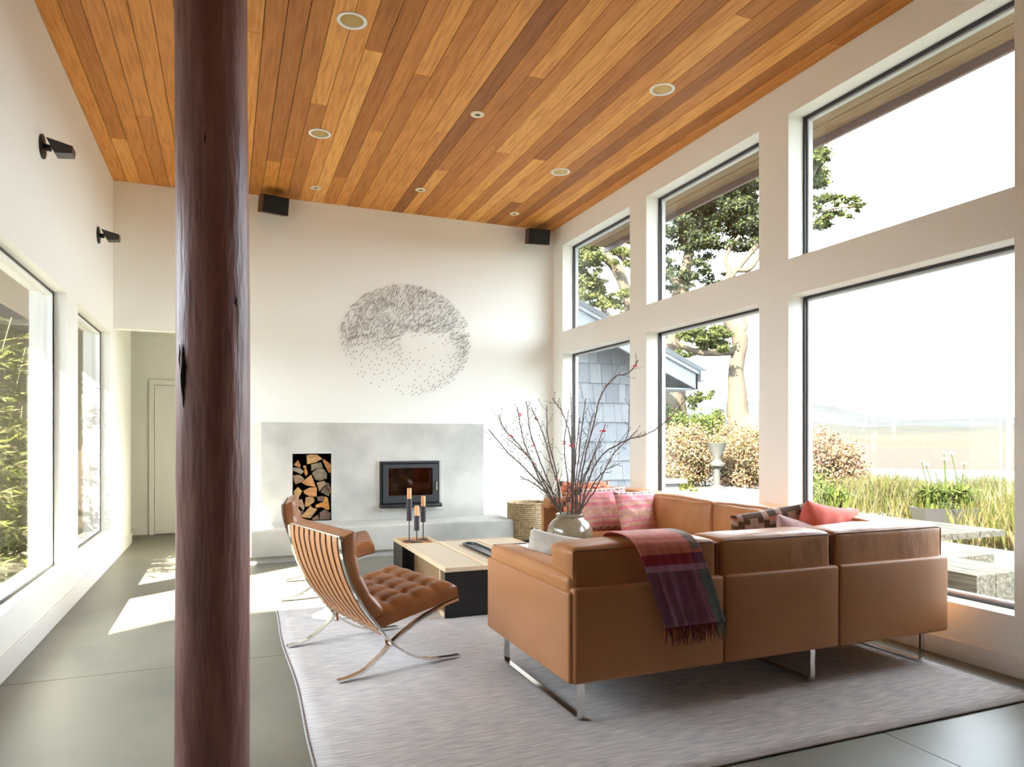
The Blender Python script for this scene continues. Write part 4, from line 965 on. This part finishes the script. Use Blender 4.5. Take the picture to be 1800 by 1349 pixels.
GM = [leafmat('straw blade', (0.0664, 0.0589, 0.0236)), leafmat('yellow green blade', (0.0420, 0.0447, 0.0130)), leafmat('green blade', (0.0280, 0.0355, 0.0092)), leafmat('pale seed', (0.0652, 0.0577, 0.0372))]
grass('meadow_grass', [(9.3, 16, 1.0, 5.5), (8.8, 13, 2, 6.5), (10.5, 17, 5.5, 10.5), (11, 14, 8.5, 12)], 26000, .62, GM, 'tall yellow green grasses and wildflowers beyond the patio', 31)
# planters
def planter(u, D, w, d_, h, z0, m, lab, leafy, flowers, rot, fmats=GB, sz=.05):
    p = at(u, 773, D); r = empty('planter', (p.x, p.y, z0), rot, label=lab, cat='planter')
    P0 = [(-w*.42, -d_*.42), (w*.42, -d_*.42), (w*.42, d_*.42), (-w*.42, d_*.42)]; P1 = [(-w/2, -d_/2), (w/2, -d_/2), (w/2, d_/2), (-w/2, d_/2)]; P2 = [(a*.92, b*.88) for a, b in P1]
    MB().add([(a, b, 0) for a, b in P0]+[(a, b, h) for a, b in P1]+[(a, b, h) for a, b in P2]+[(a, b, h-.06) for a, b in P2], [(3, 2, 1, 0)]+[(i*4+k, i*4+(k+1) % 4, (i+1)*4+(k+1) % 4, (i+1)*4+k) for i in range(3) for k in range(4)]+[(12, 13, 14, 15)]) if False else None
    mb = MB(); mb.add([(a, b, 0) for a, b in P0]+[(a, b, h) for a, b in P1]+[(a, b, h) for a, b in P2]+[(a, b, h-.06) for a, b in P2], [(3, 2, 1, 0)]+[(i*4+k, i*4+(k+1) % 4, (i+1)*4+(k+1) % 4, (i+1)*4+k) for i in range(3) for k in range(4)]+[(12, 13, 14, 15)])
    mb.build('trough', m, r)
    rg = random.Random(int(u)); mb = MB()
    for _ in range(leafy):
        x = rg.uniform(-w*.42, w*.42); y = rg.uniform(-d_*.4, d_*.4); a = rg.uniform(0, 6.28); L_ = rg.uniform(.2, .5); ln = rg.uniform(.1, .9)
        q1 = Vector((x+cos(a)*L_*.35*ln, y+sin(a)*L_*.35*ln, h+L_*.6)); q2 = Vector((x+cos(a)*L_*ln, y+sin(a)*L_*ln, h+L_*(.95-.5*ln))); sd = Vector((-sin(a), cos(a), 0))*.012
        b0 = Vector((x, y, h-.05)); mb.add([b0-sd, b0+sd, q1+sd*1.2, q1-sd*1.2, q2], [(0, 1, 2, 3), (3, 2, 4)], rg.randrange(len(fmats)))
    o = mb.build('plant', fmats, r, fix=False); o['kind'] = 'stuff'
    if flowers:
        mb = MB()
        for _ in range(flowers):
            x = rg.uniform(-w*.35, w*.35); y = rg.uniform(-d_*.3, d_*.3); zt_ = h+rg.uniform(.45, .85); q = Vector((x+rg.uniform(-.2, .2), y, zt_))
            mb.tube([(x, y, h), ((x+q.x)/2+.02, y, (h+zt_)/2), q], .006, 4, m=0)
            for k in range(9):
                a = rg.uniform(0, 6.28); e_ = rg.uniform(0, 1.2); d1 = Vector((cos(a)*cos(e_), sin(a)*cos(e_), sin(e_))); d2 = d1.orthogonal().normalized()
                mb.add([q, q+d1*.03+d2*.02, q+d1*.07, q+d1*.03-d2*.02], [(0, 1, 2, 3)], 1)
        o = mb.build('flowers', [GB[1], leafmat('pale yellow petal', (0.357, 0.315, 0.168))], r, fix=False); o['kind'] = 'stuff'
planter(1660, 11, .88, .4, .27, -.14, mat('dark zinc', (.016, .018, .022), .5), 'dark grey tapered trough planter with leafy yellow flowering plant', 900, 9, -TH)
planter(1460, 11, .5, .4, .3, -.16, mat('pale concrete planter', (0.1364, 0.1414, 0.1337), .7), 'pale concrete planter under the pinkish bush', 120, 0, -TH)

# outdoor table and bench blocks
M_TEAK = mat('silvered teak', (0.0803, 0.0743, 0.0578), .75, spec=.02, col2=(.19, .17, .13), nscale=6, stretch=(8, .6, 8))
tbl = empty('patio_table', (4.4, 4.2, -.12), label='long pale wooden plank table outside the big right window', cat='table')
invt = Matrix.Translation(-tbl.location)
for k in range(6):
    part(MB().box(4.02+k*.127+.002, 4.02+(k+1)*.127-.002, 3.08, 5.3, .56, .6), 'plank', M_TEAK, tbl, invt, bevel=.002)
part(MB().box(4.2, 4.6, 3.4, 3.75, -.12, .56).box(4.2, 4.6, 4.6, 4.95, -.12, .56), 'pedestal', mat('blue grey pedestal', (.3, .33, .36), .6), tbl, invt)
bn = empty('bench_block', (5.0, 4.3, -.12), label='thick pale timber bench block nearest the big window', cat='bench')
invt = Matrix.Translation(-bn.location)
for k in range(3): part(MB().box(4.73+k*.2+.002, 4.93+k*.2-.002, 3.24, 4.35, .05, .27), 'plank', M_TEAK, bn, invt, bevel=.003)
part(MB().box(4.85, 5.2, 3.4, 4.2, -.12, .05), 'plinth', M_GREYW, bn, invt)
bn = empty('bench_block', (5.6, 4.5, -.12), label='thin pale timber bench between the table and the thick block', cat='bench')
invt = Matrix.Translation(-bn.location)
for k in range(3): part(MB().box(5.36+k*.16+.002, 5.52+k*.16-.002, 3.85, 5.4, .18, .26), 'plank', M_TEAK, bn, invt, bevel=.003)
part(MB().box(5.4, 5.8, 4.0, 5.2, -.12, .18), 'plinth', M_GREYW, bn, invt)

# neighbouring shingled wing
nb = empty('shingled_wing', (4.8, 8.45, -.15), label='grey cedar shingled wing with gable eave behind the back windows', cat='building')
invn = Matrix.Translation(-nb.location)
M_SH = mat('silver grey shingle', rough=.85, ramp=[(0, (.11, .115, .13)), (.5, (.15, .155, .17)), (1, (.19, .19, .2))], col2=(.8, .8, .82), nscale=8, stretch=(8, 1, .8), nlo=.4, nhi=.7, rand=1)
M_GT = mat('grey painted trim', (.17, .18, .195), .6); M_RT = mat('grey roof', (.08, .085, .09), .8)
rk = lambda x: 2.99-.42*(x-4.15)
part(MB().prism([(3.9, 8.45, -.15), (5.42, 8.45, -.15), (5.42, 8.45, rk(5.42)-.1), (3.9, 8.45, rk(3.9)-.1)], (0, 4, 0)), 'wall', mat('underlay grey', (.2, .2, .21), .9), nb, invn)
rs = random.Random(9); z = -.15; row = 0
while z < 3.0:
    x = 3.9-rs.uniform(0, .1)
    while x < 5.4:
        w = rs.uniform(.11, .24); xa, xb = max(x, 3.9), min(x+w-.004, 5.42)
        top = min(z+.29, rk(xb)-.1, rk(xa)-.1)
        if top > z+.05 and xb > xa+.02:
            yy = 8.45; zb = z+rs.uniform(-.001, .001)
            MB_ = MB().add([(xa, yy-.022, zb), (xb, yy-.022, zb), (xb, yy-.002, zb), (xa, yy-.002, zb), (xa, yy-.008, top), (xb, yy-.008, top), (xb, yy-.002, top), (xa, yy-.002, top)], []) 
            m3 = MB(); m3.add([(xa, yy-.032, zb), (xb, yy-.032, zb), (xb, yy-.002, zb), (xa, yy-.002, zb), (xa, yy-.006, top), (xb, yy-.006, top), (xb, yy-.0, top), (xa, yy-.0, top)], [(3, 2, 1, 0), (4, 5, 6, 7), (0, 1, 5, 4), (1, 2, 6, 5), (2, 3, 7, 6), (3, 0, 4, 7)])
            part(m3, 'shingle', M_SH, nb, invn)
        x += w
    z += .265; row += 1
e0, e1 = 3.8, 6.18
def slope_board(y0, y1, zt, zb, x0=e0, x1=e1): return MB().prism([(x0, y0, rk(x0)+zt), (x1, y0, rk(x1)+zt), (x1, y0, rk(x1)+zb), (x0, y0, rk(x0)+zb)], (0, y1-y0, 0))
part(slope_board(8.02, 13, .03, -.04), 'roof_slab', M_RT, nb, invn)
part(slope_board(8.06, 8.1, -.04, -.30, x1=6.05), 'rake_board', M_GT, nb, invn)
part(slope_board(8.03, 8.06, .02, -.09), 'rake_trim', M_GT, nb, invn)
part(MB().box(6.02, 6.06, 8.06, 13, rk(6.05)-.30, rk(6.05)-.04), 'eave_board', M_GT, nb, invn)
part(MB().box(6.06, 6.2, 8.0, 13, rk(6.1)-.16, rk(6.1)-.02), 'gutter', M_GT, nb, invn)
part(MB().box(5.42, 6.03, 8.1, 13, rk(6.05)-.3, rk(6.05)-.28), 'soffit', M_GT, nb, invn)

# ================================================================== courtyard, left side
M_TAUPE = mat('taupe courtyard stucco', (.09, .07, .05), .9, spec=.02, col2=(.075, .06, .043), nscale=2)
tag(MB().box(-7, -1.24, 2.0, 12, -.2, -.02).build('courtyard_ground', mat('pale gravel', (.6, .54, .42), .9, spec=.02, col2=(.4, .36, .28), nscale=30)), 'pale gravel courtyard ground outside the left windows', 'ground')
tag(MB().box(-7, -1.3, -4.1, .40, -.1, 6.05).build('courtyard_sun_blocker', M_TAUPE), 'unseen tall taupe block on the camera side, added to shade the courtyard', 'building')  # unseen mass, added and sized to keep sun off the near floor
tag(MB().box(-7, -3.25, 10.6, 10.75, -.1, 4.2).box(-3.4, -3.3, 9.0, 10.6, -.1, 4.2).box(-3.3, -2.0, 7.9, 9.02, 2.5, 2.62).box(-3.3, -1.26, 9.02, 9.06, -.1, 4.2).build('courtyard_house_wall', M_TAUPE), 'tall taupe house wall behind the courtyard bamboo', 'wall')  # the low flat box is an added overhang that shades this wall
tag(MB().box(-4.9, -4.75, 3.14, 10.6, -.1, 1.9).build('courtyard_side_wall', M_TAUPE), 'low taupe wall on the far side of the bamboo courtyard', 'wall')
BMB = [leafmat('bamboo lime', (0.0849, 0.0880, 0.0223)), leafmat('bamboo green', (0.0477, 0.0608, 0.0118)), leafmat('bamboo pale', (0.1017, 0.1017, 0.0477))]
def bamboo(px, py, nst, hh, seed, lab):
    rg = random.Random(seed); r = empty('bamboo_clump', (px, py, -.02), label=lab, cat='bamboo', group='bamboo in the courtyard')
    lv = MB()
    for s in range(nst):
        x = rg.uniform(-.25, .25); y = rg.uniform(-.35, .35); a = rg.uniform(0, 6.28); H_ = hh*rg.uniform(.65, 1.05); ln = rg.uniform(.05, .3)
        P = [Vector((x+cos(a)*ln*(t**2)*H_*.5, y+sin(a)*ln*(t**2)*H_*.5, H_*t)) for t in np.linspace(0, 1, 10)]
        MB().tube(P, [.011*(1-.75*i/9) for i in range(10)], 6).build('culm', mat('bamboo culm', (.35, .36, .14), .5), r, smooth=50)
        for i in range(2, 10):
            for b in range(5):
                a2 = rg.uniform(0, 6.28); L_ = rg.uniform(.15, .42); base_ = P[i].lerp(P[i-1], rg.random()); d_ = Vector((cos(a2), sin(a2), rg.uniform(.1, .6))).normalized()
                tip = base_+d_*L_; tip.z -= L_*.25
                lv.tube([base_, base_+d_*L_*.6, tip], [.0025, .0018, .001], 3, m=1)
                for q in range(14):
                    t = rg.uniform(.3, 1); pb_ = base_.lerp(tip, t); dd = (d_*.6+Vector((rg.uniform(-1, 1), rg.uniform(-1, 1), rg.uniform(-.9, .25)))).normalized(); l2 = rg.uniform(.07, .15); sd = dd.orthogonal().normalized()*.009
                    lv.add([pb_, pb_+dd*l2*.35+sd, pb_+dd*l2, pb_+dd*l2*.35-sd], [(0, 1, 2, 3)], rg.randrange(3))
    o = lv.build('leaves', BMB, r, fix=False); o['kind'] = 'stuff'
bamboo(-2.1, 7.6, 9, 2.3, 1, 'tallest bright bamboo clump in the nearer left window')
bamboo(-1.95, 6.75, 8, 1.35, 2, 'lower bamboo clump close to the sill of the nearer left window')
bamboo(-2.8, 7.2, 8, 2.0, 3, 'bamboo clump farther out in the courtyard by the left frame edge')
bamboo(-2.0, 8.35, 5, 1.75, 4, 'slim bamboo clump seen through the narrow left window')
